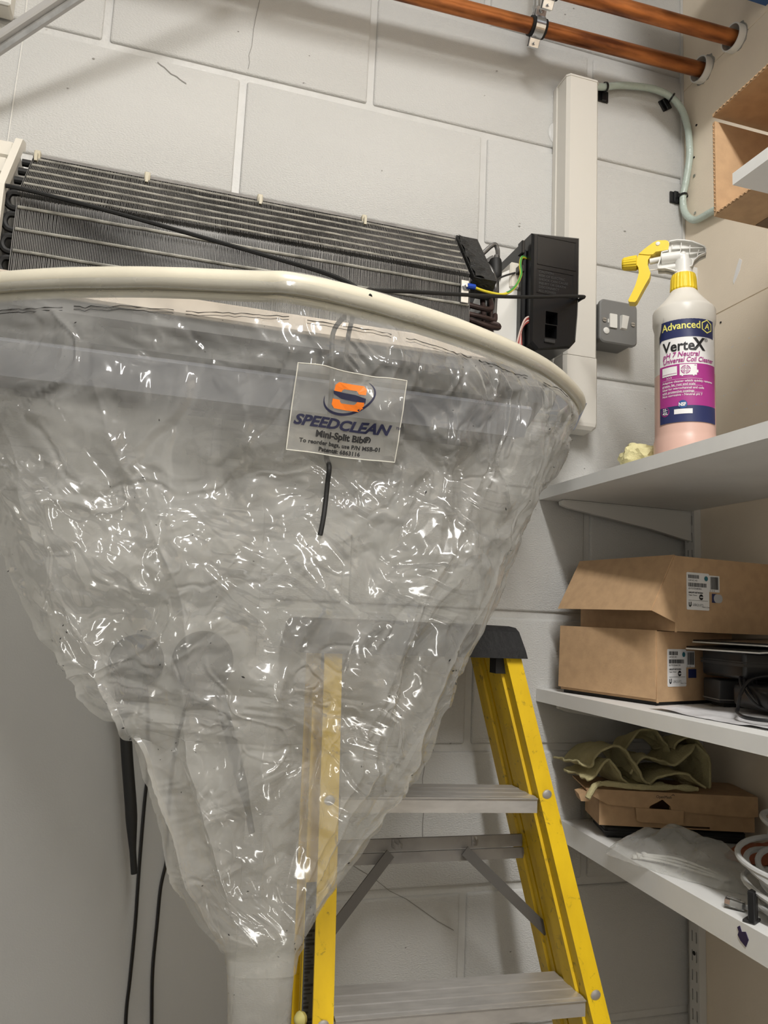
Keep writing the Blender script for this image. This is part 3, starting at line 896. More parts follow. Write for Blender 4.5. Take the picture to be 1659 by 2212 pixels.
def corner_cut(u, v):
    return u, v
g.grid([[lab(i / NG, j / NG) for j in range(NG + 1)] for i in range(NG + 1)])
patch = g.obj('sticker', FILM3, bib)
edge = [lab(i / NG, 0) for i in range(NG)] + [lab(1, i / NG) for i in range(NG)] + [lab(1 - i / NG, 1) for i in range(NG)] + [lab(0, 1 - i / NG) for i in range(NG)]
G().tube(edge, .0006, 5, closed=True).obj('sticker_edge', mat('milky weld', (.74, .72, .64), .4), patch)
W_, H_ = .121, .091          # label size in metres; print laid out in metres from its lower left
pf = lambda x, y: lab(x / W_, y / H_, .0006)
def dense(pts, n=6):
    o_ = []
    for i in range(len(pts)):
        p, q = pts[i], pts[(i + 1) % len(pts)]
        for k in range(n):
            o_.append((p[0] + (q[0] - p[0]) * k / n, p[1] + (q[1] - p[1]) * k / n))
    return o_
def strip(g, upper, lower, fn):
    n = len(upper)
    g.add([fn(*p) for p in upper] + [fn(*p) for p in lower], [(i, i + 1, n + i + 1, n + i) for i in range(n - 1)])
sk = lambda x, y: pf(x + .0, y)
# emblem: two orange hooks, navy bar, navy swoosh ring
g = G()
cx, cy = .0595, .0640
for sgn_ in (1, -1):
    hook = [(-.0175, .0035), (-.0175, .0100), (-.0145, .0135), (.0145, .0135), (.0175, .0100), (.0175, .0035), (.0085, .0035), (.0070, .0070), (-.0070, .0070), (-.0085, .0035)]
    A = [(-.0175, .0042), (-.0175, .0105), (-.0140, .0142), (0, .0142), (.0140, .0142), (.0175, .0105), (.0175, .0042)]
    B = [(-.0095, .0042), (-.0088, .0060), (-.0070, .0076), (0, .0076), (.0070, .0076), (.0088, .0060), (.0095, .0042)]
    sp = lambda P: [(cx + sgn_ * x + .0010 * y / .014 * 0 + (sgn_ * y) * .06, cy + sgn_ * y) for x, y in P]
    strip(g, sp(A), sp(B), sk)
g.obj('emblem_orange', ORANGE, patch, smooth=False)
g = G()
Up = [(cx - .0182 + .0364 * i / 12, cy + .0042 - .0016 * i / 12 - (0 if i < 9 else .0006 * (i - 8))) for i in range(13)]
Lo = [(cx - .0172 + .0354 * i / 12, cy - .0020 - .0032 * i / 12 + (.0030 * (1 - i / 3) if i < 3 else 0)) for i in range(13)]
strip(g, Up, Lo, sk)
O = []; I = []
for k in range(49):
    a_ = math.radians(175 + 240 * k / 48)
    w = .0031 * math.sin(math.pi * k / 48) ** .7 + .0001
    ca, sa = math.cos(a_), math.sin(a_)
    ex_ = lambda r1, r2: (cx + .0005 + r1 * ca * .97 + r2 * sa * .17, cy + r2 * sa * .93 + r1 * ca * .17)
    O.append(ex_(.0288, .0218)); I.append(ex_(.0288 - w, .0218 - w))
strip(g, O, I, sk)
g.obj('emblem_navy', NAVY, patch, smooth=False)
g = G()
flat_text(g, 'SPEEDCLEAN', .0152, .0035, .0285, pf, shear=.28, bold=.00060, sx=1.18)
flat_text(g, '™', .0070, .1155, .0335, pf)
g.obj('lettering', NAVY, patch, smooth=False)
g = G(); flat_text(g, 'Mini-Split Bib®', .0098, .0598, .0178, pf, bold=.00040, align='CENTER', sx=1.04); g.obj('lettering', INK, patch, smooth=False)
g = G(); flat_text(g, 'To reorder bags, use P/N MSB-01', .0062, .0578, .0098, pf, bold=.00024, align='CENTER', space=1.06); g.obj('lettering', INK, patch, smooth=False)
g = G(); flat_text(g, 'Patent#: 6863116', .0062, .0578, .0028, pf, bold=.00024, align='CENTER', space=1.06); g.obj('lettering', INK, patch, smooth=False)
# grit stuck to the film
g = G()
sel = RNG.integers(0, nr - 20, 420), RNG.integers(0, nf, 420)
for k in range(420):
    i, j = int(sel[0][k]) + 10, int(sel[1][k])
    p = S2[i, j]
    if p[2] > 1.86 or RNG.random() > .15 + .75 * np.ptp(S2[i, :, 0]): continue
    s = abs(RNG.normal(0, .0005)) + .0003
    an = RNG.random() * 3.14
    dx, dz_ = math.cos(an) * s * 1.6, math.sin(an) * s * 1.6
    y = p[1] - .0025
    g.add([(p[0] - dx, y, p[2] - dz_), (p[0] + dz_ * .4, y, p[2] - dx * .4), (p[0] + dx, y, p[2] + dz_), (p[0] - dz_ * .4, y, p[2] + dx * .4)], [(0, 1, 2, 3)])
o = g.obj('grit_specks', GRIT, bib, smooth=False); o['kind'] = 'stuff'
# welded milky band where the bag meets its spout
sel_ = [i for i in range(S.shape[0]) if 1.168 < S[i, :, 2].mean() < 1.192]
cen_ = S[sel_].mean(axis=1, keepdims=True)
band = cen_ + (S[sel_] - cen_) * np.array((1.03, 1.22, 1.0))
band = band[:, ::6]
nbr, nbc = band.shape[:2]
g = G().add([tuple(p) for p in band.reshape(-1, 3).tolist()], [(i * nbc + j, i * nbc + (j + 1) % nbc, (i + 1) * nbc + (j + 1) % nbc, (i + 1) * nbc + j) for i in range(nbr - 1) for j in range(nbc)])
g.obj('spout_weld', FILM3, bib, recalc=False)

# ================================================================== FOLDED STEP LADDER leaning on the back wall
lad = thing('step_ladder', 'folded yellow fibreglass step ladder with aluminium treads leaning on the white block wall', 'ladder', (-.55, -.45, 0))
TANA = .255
LA = math.atan(TANA)
CA, SA = math.cos(LA), math.sin(LA)
ZT = 1.52
def LP(x, z, d):
    """point on the leaning front plane at height z, moved d behind it (towards the wall)"""
    y = -.1735 - (ZT - z) * TANA
    return (x, y + d * CA, z - d * SA * .0 - d * SA * .25)
def xr(z): return -.463 + (1.494 - z) * .173        # inner edge of right front rail
def xl(z): return -.712 - (1.494 - z) * .035        # inner edge of left front rail
def rail(name, xin, side, d0, d1, zt, zb, w=.025, web=.004, ribs=()):
    g = G()
    # channel section in (x outward, d)
    sec = [(0, d0), (w, d0), (w, d0 + web), (web, d0 + web)]
    sec += [(web, d1 - web), (w, d1 - web), (w, d1), (0, d1)]
    N = 26
    rings = []
    for i in range(N + 1):
        z = zt + (zb - zt) * i / N
        rings.append([LP(xin(z) + side * sx, z, d) for sx, d in sec])
    n = len(sec)
    v = [p for r in rings for p in r]
    f = [(i * n + k, i * n + (k + 1) % n, (i + 1) * n + (k + 1) % n, (i + 1) * n + k) for i in range(N) for k in range(n)]
    f += [tuple(range(n)), tuple(N * n + k for k in range(n))[::-1]]
    g.add(v, f)
    # raised ribs along the inner web face
    for (da, db, h) in ribs:
        rr_ = []
        for i in range(N + 1):
            z = zt + (zb - zt) * i / N
            x = xin(z)
            rr_.append([LP(x, z, da), LP(x - side * h, z, da + .002), LP(x - side * h, z, db - .002), LP(x, z, db)])
        g.add([p for r in rr_ for p in r], [(i * 4 + k, i * 4 + k + 1, (i + 1) * 4 + k + 1, (i + 1) * 4 + k) for i in range(N) for k in range(3)])
    return g.obj(name, YELL, lad, smooth=False)
rail('front_rail', xr, 1, 0, .078, 1.52, .02, ribs=((.022, .056, .0035),))
rail('front_rail', xl, -1, 0, .078, 1.52, .02, ribs=((.022, .056, .0035),))
rail('rear_rail', lambda z: xr(z) + .002, 1, .088, .140, 1.50, .12, w=.022, ribs=((.103, .125, .003),))
rail('rear_rail', lambda z: xl(z) - .002, -1, .088, .140, 1.50, .12, w=.022, ribs=((.103, .125, .003),))
# black top cap: skirt flares out at the bottom
g = G()
def capring(z, ins, yf, yb):
    xa, xb = -.772 + ins, -.432 - ins
    return [(xa, yb, z), (xa, yf, z), (xb, yf, z), (xb, yb, z)]
levels = [(1.4935, 0.0, -.190, -.008), (1.505, .002, -.187, -.010), (1.532, .008, -.176, -.012), (1.538, .012, -.172, -.014), (1.540, .020, -.165, -.02)]
v = [p for L in levels for p in capring(*L)]
f = [(i * 4 + k, i * 4 + (k + 1) % 4, (i + 1) * 4 + (k + 1) % 4, (i + 1) * 4 + k) for i in range(len(levels) - 1) for k in range(4)]
f += [(16, 17, 18, 19)]
g.add(v, f)
v2 = [p for L in [(z_, i_ + .004, yf_ + .004, yb_ - .004) for z_, i_, yf_, yb_ in levels[:4]] for p in capring(*L)]
o0 = len(g.v)
g.add(v2, [(i * 4 + k, (i + 1) * 4 + k, (i + 1) * 4 + (k + 1) % 4, i * 4 + (k + 1) % 4) for i in range(3) for k in range(4)] + [(12, 15, 14, 13)])
for (xa, xb) in ((-.735, -.700), (-.475, -.443)):
    g.box(xa, xb, -.172, -.150, 1.47, 1.50)
g.obj('top_cap', mat('matt black plastic', (.012, .012, .013), .55, bump=.2, bscale=150), lad, smooth=False)
# treads
def tread(z, dz, dep=.082):
    g = G()
    xa, xb = xl(z) + .002, xr(z) - .002
    N = 2
    def sec(x, zz):
        s = []
        prof = [(.000, -.020), (.000, -.004), (-.002, -.001), (-.002, .000), (.004, .0005), (.006, .0012), (.014, .0012), (.016, .0004), (.028, .0004), (.030, .0012), (.038, .0012), (.040, .0004), (.052, .0004), (.054, .0012), (.062, .0012), (.064, .0004), (.080, .0004), (.082, -.001), (.082, -.036), (.079, -.036), (.079, -.004), (.003, -.004), (.003, -.020)]
        for d, h in prof:
            y = -.1735 - (ZT - z) * TANA + d
            s.append((x, y, zz + h))
        return s
    A, B = sec(xa, z + dz), sec(xb, z - dz)
    n = len(A)
    g.add(A + B, [(k, (k + 1) % n, n + (k + 1) % n, n + k) for k in range(n)] + [tuple(range(n))[::-1], tuple(range(n, 2 * n))])
    return g.obj('tread', ALU, lad, smooth=False)
TZ = [1.309, 1.071, .833, .595, .357, .119]
for k, z in enumerate(TZ):
    tread(z, .0045)
    for (xf, s) in ((xr(z) + .0125, 1), (xl(z) - .0125, -1)):
        y = -.1735 - (ZT - z) * TANA
        G().lathe([(.0072, 0), (.0070, .0016), (.0052, .0028), (.002, .0032)], 16, axisM((xf, y, z), (0, -1, -.2))).obj('rivet', ALU, lad)
# rear cross braces of dull aluminium, bent straps, crushed dents
def slab_bar(p, q, w, t, name, material):
    p, q = Vector(p), Vector(q)
    d = (q - p).normalized()
    n = Vector((0, 1, 0)); up_ = n.cross(d).normalized(); n = d.cross(up_)
    v = []
    for pt in (p, q):
        for (a, b) in ((-w, -t), (w, -t), (w, t), (-w, t)):
            v.append(pt + up_ * a + n * b)
    return G().add(v, [(0, 1, 5, 4), (1, 2, 6, 5), (2, 3, 7, 6), (3, 0, 4, 7), (3, 2, 1, 0), (4, 5, 6, 7)]).obj(name, material, lad, smooth=False)
yb = lambda z, d=.10: LP(0, z, d)[1]
slab_bar((xl(1.237) - .002, yb(1.23), 1.2285), (xr(1.237) + .002, yb(1.23), 1.2265), .0085, .002, 'rear_brace', ALUD)
slab_bar((xl(1.21) - .002, yb(1.21) + .006, 1.2105), (xr(1.21) + .002, yb(1.21) + .006, 1.2085), .0075, .002, 'rear_brace', ALUD)
for (x, w) in ((-.612, .016), (-.493, .010)):
    g = G()
    P = [[(x - w / 2 + w * i / 5 + random.uniform(-.001, .001), yb(1.23) - .003 - .004 * math.sin(3.14 * i / 5) * math.sin(3.14 * j / 4) * random.random(), 1.236 - .014 * j / 4) for j in range(5)] for i in range(6)]
    g.grid(P).obj('dent', ALUD, lad, smooth=False)
slab_bar((-.512, yb(1.22) - .008, 1.2185), (-.392, yb(1.11) - .006, 1.111), .0072, .0012, 'diagonal_strap', DARKST)
slab_bar((-.624, yb(1.22) - .008, 1.2195), (-.725, yb(1.11) - .006, 1.115), .0072, .0012, 'diagonal_strap', DARKST)
slab_bar((xl(.80) - .002, yb(.80), .80), (xr(.80) + .002, yb(.80), .80), .012, .002, 'rear_brace', ALUD)
slab_bar((xl(.40) - .002, yb(.40), .40), (xr(.40) + .002, yb(.40), .40), .012, .002, 'rear_brace', ALUD)
# long instruction strip in the channel of the left rail
g = G()
zt, zb = 1.20, .62
def stripf(a, z): return LP(xl(z) - a, z, .0732)
g.add([stripf(.006, zt), stripf(.024, zt), stripf(.024, zb), stripf(.006, zb)], [(0, 1, 2, 3)])
st = g.obj('instruction_strip', mat('faded strip', (.10, .105, .11), .5), lad, smooth=False)
g = G()
rr2 = random.Random(5)
z = zt - .01
while z > zb:
    h = rr2.uniform(.0012, .003)
    d0, d1 = .0225, .0225 - rr2.uniform(.004, .013)
    f2 = lambda a, zz: LP(xl(zz) - a, zz, .0726)
    g.add([f2(d0, z), f2(d1, z), f2(d1, z - h), f2(d0, z - h)], [(0, 1, 2, 3)])
    z -= h + rr2.uniform(.0015, .003)
g.obj('strip_print', mat('strip print', (.03, .03, .035), .5), st, smooth=False)
g = G().lathe([(.004, 0), (.0075, .003), (.009, .008), (.006, .013), (.002, .015)], 10, axisM(LP(xl(1.062) - .024, 1.062, .05), (-1, -.6, .1)))
g.obj('paint_blob', mat('pale yellow resin', (.70, .62, .22), .5), lad)
for s, xf in ((1, xr), (-1, xl)):
    G().box(min(xf(.02), xf(.02) + s * .03) - .004, max(xf(.02), xf(.02) + s * .03) + .004, LP(0, .02, 0)[1] - .006, LP(0, .02, .085)[1], 0, .05, bev=.004).obj('rubber_foot', BPLAS2, lad)

# ================================================================== TRUNKING
tr = thing('trunking', 'tall cream plastic pipe trunking fixed vertically on the block wall beside the coil', 'trunking', (-.265, -.02, 1.9))
G().box(-.3005, -.2275, -.014, -.0003, 1.895, 2.578, bev=.001).obj('base_channel', TRUNK, tr)
g = G()
P = [(-.298, -.010), (-.298, -.046), (-.2925, -.0525), (-.2355, -.0525), (-.230, -.046), (-.230, -.010)]
def vext(poly, z0, z1):
    n = len(poly)
    v = [(a, b, z0) for a, b in poly] + [(a, b, z1) for a, b in poly]
    return v, [tuple(range(n))[::-1], tuple(range(n, 2 * n))] + [(i, (i + 1) % n, n + (i + 1) % n, n + i) for i in range(n)]
g.add(*vext(P, 2.028, 2.580))
g.obj('cover', TRUNK, tr, smooth=False)
g = G()
lev = [(1.893, .006), (1.899, .001), (1.905, 0), (2.0265, 0)]
rings = [[(a + (i_ if a < -.265 else -i_), b + (i_ if b < -.03 else 0), z) for a, b in [(x * 1.0 - (.0012 if x < -.265 else -.0012), y - (.0012 if y < -.03 else 0)) for x, y in P]] for z, i_ in lev]
n = len(P)
g.add([p for r in rings for p in r], [(i * n + k, i * n + (k + 1) % n, (i + 1) * n + (k + 1) % n, (i + 1) * n + k) for i in range(3) for k in range(n)] + [tuple(range(n))[::-1], tuple(range(3 * n, 4 * n))])
g.obj('end_piece', TRUNK, tr, smooth=False)
g = G().add(*vext([(-.299, -.010), (-.299, -.047), (-.293, -.0535), (-.235, -.0535), (-.229, -.047), (-.229, -.010)], 2.5765, 2.5800))
g.obj('top_edge', TRUNK, tr, smooth=False)
G().lathe([(.027, 0), (.025, .0015), (.020, .0022), (.01, .0024)], 28, axisM((-.283, -.0005, 2.49), (0, -1, 0))).obj('wall_filler', MORT, tr)

# ================================================================== FUSED SPUR
sp = thing('fused_spur', 'grey metal fused spur switch box on the white block wall beside the trunking', 'switch', (-.188, -.01, 2.10))
def rrect(x0, x1, z0, z1, r, n=5):
    o_ = []
    for (cx_, cz_, a0) in ((x1 - r, z1 - r, 0), (x0 + r, z1 - r, 90), (x0 + r, z0 + r, 180), (x1 - r, z0 + r, 270)):
        for k in range(n + 1):
            a = math.radians(a0 + 90 * k / n)
            o_.append((cx_ + r * math.cos(a), cz_ + r * math.sin(a)))
    return o_
yxz = lambda a, b, d: (a, d, b)
G().prism(rrect(-.2255, -.1495, 2.0645, 2.1410, .008), -.046, -.0005, yxz).obj('back_box', GREYBOX, sp, smooth=False)
g = G()
o1, o2 = rrect(-.2270, -.1475, 2.0610, 2.1440, .010), rrect(-.2245, -.1500, 2.0635, 2.1415, .008)
n = len(o1)
g.add([(a, -.046, b) for a, b in o1] + [(a, -.0515, b) for a, b in o1] + [(a, -.0535, b) for a, b in o2],
      [(i, (i + 1) % n, n + (i + 1) % n, n + i) for i in range(n)] + [(n + i, n + (i + 1) % n, 2 * n + (i + 1) % n, 2 * n + i) for i in range(n)] + [tuple(range(2 * n, 3 * n)), tuple(range(n))[::-1]])
g.obj('face_plate', GREYBOX, sp, smooth=False)
G().prism(rrect(-.2080, -.1925, 2.0900, 2.1165, .0015), -.0565, -.052, yxz).obj('fuse_carrier', WPLAS, sp, smooth=False)
G().box(-.2110, -.2090, -.0545, -.053, 2.099, 2.106).obj('fuse_latch', WPLAS, sp, smooth=False)
g = G()
g.add([(-.1850, -.0535, 2.090), (-.1705, -.0535, 2.090), (-.1690, -.0535, 2.1165), (-.1850, -.0535, 2.1165), (-.1840, -.0575, 2.092), (-.1715, -.0560, 2.092), (-.1695, -.0600, 2.1150), (-.1840, -.0610, 2.1155)],
      [(4, 5, 6, 7), (0, 1, 5, 4), (1, 2, 6, 5), (2, 3, 7, 6), (3, 0, 4, 7), (3, 2, 1, 0)])
g.obj('rocker_switch', WPLAS, sp, smooth=False)
for (x, z) in ((-.2185, 2.103), (-.1580, 2.103)):
    # slotted head: two half discs with a real gap between them
    g = G()
    for s_ in (1, -1):
        half_ = [(x + .0042 * math.cos(math.pi * k / 10), z + s_ * (.0005 + .0036 * math.sin(math.pi * k / 10))) for k in range(11)]
        g.prism(half_, -.0555, -.0533, yxz)
    g.obj('screw', ZINC, sp, smooth=False)
G().lathe([(.0062, 0), (.0062, .0012), (.005, .002)], 20, axisM((-.2140, -.0535, 2.083), (0, -1, 0))).obj('flex_outlet_cover', WPLAS, sp)

# ================================================================== COPPER PIPES, COLLARS, CLAMPS
pl = lambda y: [(-2.95, y, 2.565), (.03, y, 2.655)]
def pz(x): return 2.655 + (x - .03) * (2.655 - 2.565) / 2.98
tag(G().tube([(-2.95 + 2.98 * i / 20, -.066, pz(-2.95 + 2.98 * i / 20)) for i in range(21)], .014, 20).obj('copper_pipe', COPPER), 'varnished copper pipe nearer the white block wall, held by a zinc clamp', 'pipe', 'copper pipes under the ceiling')
tag(G().tube([(-2.95 + 2.98 * i / 20, -.155, pz(-2.95 + 2.98 * i / 20)) for i in range(21)], .014, 20).obj('copper_pipe', COPPER), 'varnished copper pipe further out from the white block wall, parallel to the other', 'pipe', 'copper pipes under the ceiling')
for (y, lab_) in ((-.066, 'white plastic sleeve round the copper pipe nearer the corner of the room'), (-.155, 'white plastic sleeve round the copper pipe further from the corner of the room')):
    g = G()
    prof = [(.0225, -.004), (.0245, -.004), (.0250, .004), (.0250, .018), (.0225, .018)]
    seg = 32
    v = []; f = []
    for (r, h) in prof:
        for k in range(seg):
            a = 2 * math.pi * k / seg
            v.append((-h + .003, y + r * math.cos(a), 2.654 + r * math.sin(a)))
    m_ = len(prof)
    for i in range(m_):
        for k in range(seg):
            f.append((i * seg + k, i * seg + (k + 1) % seg, ((i + 1) % m_) * seg + (k + 1) % seg, ((i + 1) % m_) * seg + k))
    g.add(v, f)
    t_ = tag(g.obj('pipe_sleeve', WPLAS), lab_, 'sleeve', 'pipe sleeves in the plasterboard')
    # ragged grey hole behind the sleeve
    P_ = [(y + (.0268 + random.uniform(-.001, .004)) * math.cos(2 * math.pi * k / 26), 2.656 + (.0268 + random.uniform(-.001, .004)) * math.sin(2 * math.pi * k / 26)) for k in range(26)]
    G().prism(P_, -.0006, .0004, lambda a, b, d: (d, a, b)).obj('ragged_cutout', mat('board core', (.33, .32, .29), .9), wall_right, smooth=False)
def clamp(x, y, label):
    z = pz(x)
    t_ = thing('pipe_clamp', label, 'clamp', (x, y, z), 'pipe clamps')
    def band(r0, r1, w, a0, a1, name, m_):
        g = G(); n = 20
        sec = [(r0, -w), (r1, -w), (r1, w), (r0, w)]
        v = []
        for i in range(n + 1):
            a = math.radians(a0 + (a1 - a0) * i / n)
            for (r, h) in sec:
                v.append((x + h, y + r * math.cos(a), z + r * math.sin(a)))
        f = [(i * 4 + k, i * 4 + (k + 1) % 4, (i + 1) * 4 + (k + 1) % 4, (i + 1) * 4 + k) for i in range(n) for k in range(4)] + [(0, 1, 2, 3), tuple(n * 4 + k for k in (3, 2, 1, 0))]
        g.add(v, f).obj(name, m_, t_, smooth=False)
    band(.0141, .0172, .0150, 0, 359.9, 'rubber_liner', BPLAS2)
    # two half bands split on a slanting line
    band(.0172, .0192, .0095, 125, 295, 'clamp_band', ZINC)
    band(.0172, .0192, .0095, 312, 468, 'clamp_band', ZINC)
    for a in (118, 303):
        ar = math.radians(a)
        for da in (-9, 9):
            ap = math.radians(a + da)
            c_ = (x, y + .025 * math.cos(ap), z + .025 * math.sin(ap))
            Mx = Matrix.Translation(c_) @ Matrix.Rotation(ar, 4, 'X')
            G().box(-.0105, .0105, -.0085, .0085, -.0012, .0012, bev=.001, M=Mx).obj('clamp_ear', ZINC, t_)
        Mx = Matrix.Translation((x, y + .0265 * math.cos(ar), z + .0265 * math.sin(ar))) @ Matrix.Rotation(ar, 4, 'X')
        G().tube([(0, 0, -.011), (0, 0, .011)], .0025, 10, M=Mx).obj('clamp_bolt', ZINC, t_)
        G().lathe([(.0045, .006), (.0048, .0085), (.003, .0105)], 12, M=Mx).obj('bolt_head', ZINC, t_)
    g = G().lathe([(.0065, 0), (.0065, .012), (.0085, .013), (.0085, .026), (.0065, .027), (.0065, .044), (.0050, .045), (.0050, CEILZ - z - .019)], 6 if False else 14, Matrix.Translation((x + .001, y + .004, z + .019)))
    g.obj('hanger_rod', ZINC, t_)
    return t_
clamp(-.372, -.066, 'zinc pipe clamp with black rubber liner on the copper pipe nearer the block wall')
clamp(-.392, -.155, 'zinc pipe clamp on the copper pipe further out from the block wall')

# diagonal galvanised strut and small items high on the left of the block wall
a_, b_ = Vector((-1.525, -.012, 2.10)), Vector((-.299, -.40, 3.15))
d_ = (b_ - a_)
Mx = axisM(a_, d_)
L_ = d_.length
stt = thing('support_strut', 'slanting grey steel strut running from the block wall up to the ceiling', 'strut', tuple(a_))
G().box(-.014, .014, -.006, .006, 0, L_ - .012, bev=.002, M=Mx).obj('channel', mat('pale galvanised steel', (.55, .54, .53), .45, metal=.4), stt)
G().box(-.005, .005, -.0085, -.005, .02, L_ - .03, bev=.001, M=Mx).obj('channel_rib', ZINC, stt)
jb = thing('junction_box', 'small cream junction box high on the white block wall', 'box', (-1.30, -.02, 2.455))
G().box(-1.345, -1.254, -.034, -.0003, 2.452, 2.545, bev=.003).obj('box_body', OWPLAS, jb)
G().box(-1.347, -1.252, -.040, -.034, 2.450, 2.547, bev=.003).obj('box_lid', WPLAS, jb)
tag(G().tube(smoothpath([(-1.240, -.0018, 2.60), (-1.238, -.0018, 2.435), (-1.2405, -.0018, 2.33), (-1.243, -.0018, 2.20)], 5), .0011, 6).obj('thin_cable', WPLAS), 'thin white cable running straight down the white block wall above the coil', 'cable')

# ================================================================== CLEAR HOSE + CABLE TIE MOUNTS
hp = smoothpath([(-.235, -.016, 2.596), (-.196, -.016, 2.603), (-.157, -.014, 2.618), (-.092, -.014, 2.629), (-.048, -.016, 2.623), (-.020, -.020, 2.598), (-.010, -.026, 2.556), (-.009, -.030, 2.516), (-.009, -.030, 2.485), (-.011, -.022, 2.441), (-.013, -.014, 2.407), (-.012, -.019, 2.373), (-.010, -.042, 2.346), (-.010, -.072, 2.339), (-.010, -.104, 2.336), (-.010, -.30, 2.31)], 8)
tag(G().tube(hp, .0068, 14).obj('hose', HOSE), 'pale green braided clear hose curving from the trunking to the plasterboard corner', 'hose')
def tie_mount(p, nrm, ang, tang, label):
    t_ = thing('cable_tie_mount', label, 'cable clip', p, 'black cable tie mounts on the hose')
    Mx = axisM(p, nrm) @ Matrix.Rotation(ang, 4, 'Z')
    G().box(-.012, .012, -.012, .012, 0, .0035, bev=.001, M=Mx).obj('base', BPLAS, t_)
    G().box(-.0050, .0050, -.0115, .0115, .0035, .0080, bev=.001, M=Mx).obj('bridge', BPLAS, t_)
    return t_, Mx
def tie_loop(t_, c, d, r=.0082):
    d = Vector(d).normalized()
    Mx = axisM(c, d)
    g = G(); n = 24; v = []
    for i in range(n):
        a = 2 * math.pi * i / n
        for (rr_, h) in ((r, -.0018), (r + .0012, -.0018), (r + .0012, .0018), (r, .0018)):
            v.append((rr_ * math.cos(a), rr_ * math.sin(a), h))
    g.add(v, [(i * 4 + k, i * 4 + (k + 1) % 4, ((i + 1) % n) * 4 + (k + 1) % 4, ((i + 1) % n) * 4 + k) for i in range(n) for k in range(4)], Mx)
    g.obj('tie', BPLAS, t_, smooth=False)
t_, _ = tie_mount((-.191, -.0006, 2.593), (0, -1, 0), 0, 0, 'black cable tie mount on the hose right beside the trunking'); tie_loop(t_, (-.194, -.016, 2.6035), (1, 0, .3))
t_, _ = tie_mount((-.045, -.0006, 2.612), (0, -1, 0), .6, 0, 'black cable tie mount at the top bend of the hose'); tie_loop(t_, (-.040, -.017, 2.619), (1, -.2, -.6))
t_, _ = tie_mount((-.023, -.0006, 2.412), (0, -1, 0), 0, 0, 'black cable tie mount low on the hose beside the room corner'); tie_loop(t_, (-.0127, -.0145, 2.411), (0, .2, 1))

# ================================================================== SHELVES on the right wall
def shelf(name, x0, z0, z1, ya, yb, label, skew=0.0):
    """board whose front edge may run a little out of parallel with the wall"""
    t_ = thing(name, label, 'shelf', (-.15, (ya + yb) / 2, z0), 'white shelves on the plasterboard wall')
    xa, xb = x0 + skew * (yb - ya), x0
    G().prism([(xa + .0012, ya), (xb + .0012, yb), (-.0165, yb), (-.0165, ya)], z0, z1, lambda a, b, d: (a, b, d)).obj('board', SHELF, t_, smooth=False)
    G().prism([(xa, ya), (xb, yb), (xb + .0012, yb), (xa + .0012, ya)], z0, z1, lambda a, b, d: (a, b, d)).obj('edge_band', SHUND, t_, smooth=False)
    return t_
ZTOP, ZMID, ZLOW, ZUP = 1.7865, 1.4330, 1.2110, 2.1150
sh_top = shelf('shelf', -.317, 1.7665, ZTOP, -1.60, -.001, 'white shelf carrying the spray bottle, seen from below')
sh_mid = shelf('shelf', -.316, 1.4115, ZMID, -1.60, -.001, 'white shelf carrying two stacked brown cartons and black cables', .030)
sh_low = shelf('shelf', -.266, 1.1775, ZLOW, -1.60, -.001, 'white shelf carrying the yellow cloth and the plastic bags', -.030)
sh_up = shelf('shelf', -.318, 2.0995, ZUP, -1.60, -.492, 'short white shelf high up carrying the open cardboard box')
# torn violet sticker on the low shelf's edge
G().prism([(-.4335, 1.203), (-.4375, 1.206), (-.4405, 1.2005), (-.447, 1.203), (-.4515, 1.196), (-.447, 1.1865), (-.4385, 1.190), (-.434, 1.1945), (-.436, 1.199)], -.0008, .0012, lambda a, b, d: (-.266 + .030 * a + d, a, b)).obj('torn_sticker', MARKER, sh_low, smooth=False)
def upright(y, label):
    t_ = thing('shelf_upright', label, 'upright', (0, y, .3), 'slotted shelf uprights')
    g = G()
    w = .0125
    z0_, z1_ = .25, 2.25
    g.box(-.013, -.0002, y - w, y - w + .0015, z0_, z1_).box(-.013, -.0002, y + w - .0015, y + w, z0_, z1_)
    # slotted front: three full strips, bridges between the open slots
    for (a, b) in ((-w, -.0069), (-.0041, .0041), (.0069, w)):
        g.box(-.0145, -.0130, y + a, y + b, z0_, z1_)
    zs_ = [.30 + .032 * k for k in range(60)]
    ends = [z0_] + [v for z in zs_ for v in (z, z + .018)] + [z1_]
    for (a, b) in ((-.0069, -.0041), (.0041, .0069)):
        for k in range(0, len(ends), 2):
            g.box(-.0145, -.0130, y + a, y + b, ends[k], ends[k + 1])
    g.obj('channel', STEELW, t_, smooth=False)
    for z in (.45, .96, 1.5):
        G().lathe([(.0035, 0), (.0035, .0008), (.001, .001)], 12, axisM((-.0145, y, z + .026), (-1, 0, 0))).obj('screw', BPLAS2, t_)
    return t_
up1 = upright(-.026, 'white slotted steel shelf upright in the corner of the room')
up2 = upright(-.85, 'white slotted steel shelf upright along the plasterboard wall')
def bracket(y, ztop, reach, label):
    t_ = thing('shelf_bracket', label, 'bracket', (-.02, y, ztop - .03), 'white shelf brackets')
    P = [(-.0148, ztop - .0005), (-reach, ztop - .0005), (-reach - .004, ztop - .004), (-reach - .003, ztop - .010), (-reach + .012, ztop - .0145), (-.10, ztop - .040), (-.03, ztop - .054), (-.0148, ztop - .056)]
    G().prism(P, y - .0045, y + .0045, lambda a, b, d: (a, d, b)).obj('arm', STEELW, t_, smooth=False)
    G().box(-reach, -.016, y - .007, y + .007, ztop - .003, ztop - .0004, bev=.0008).obj('top_flange', STEELW, t_)
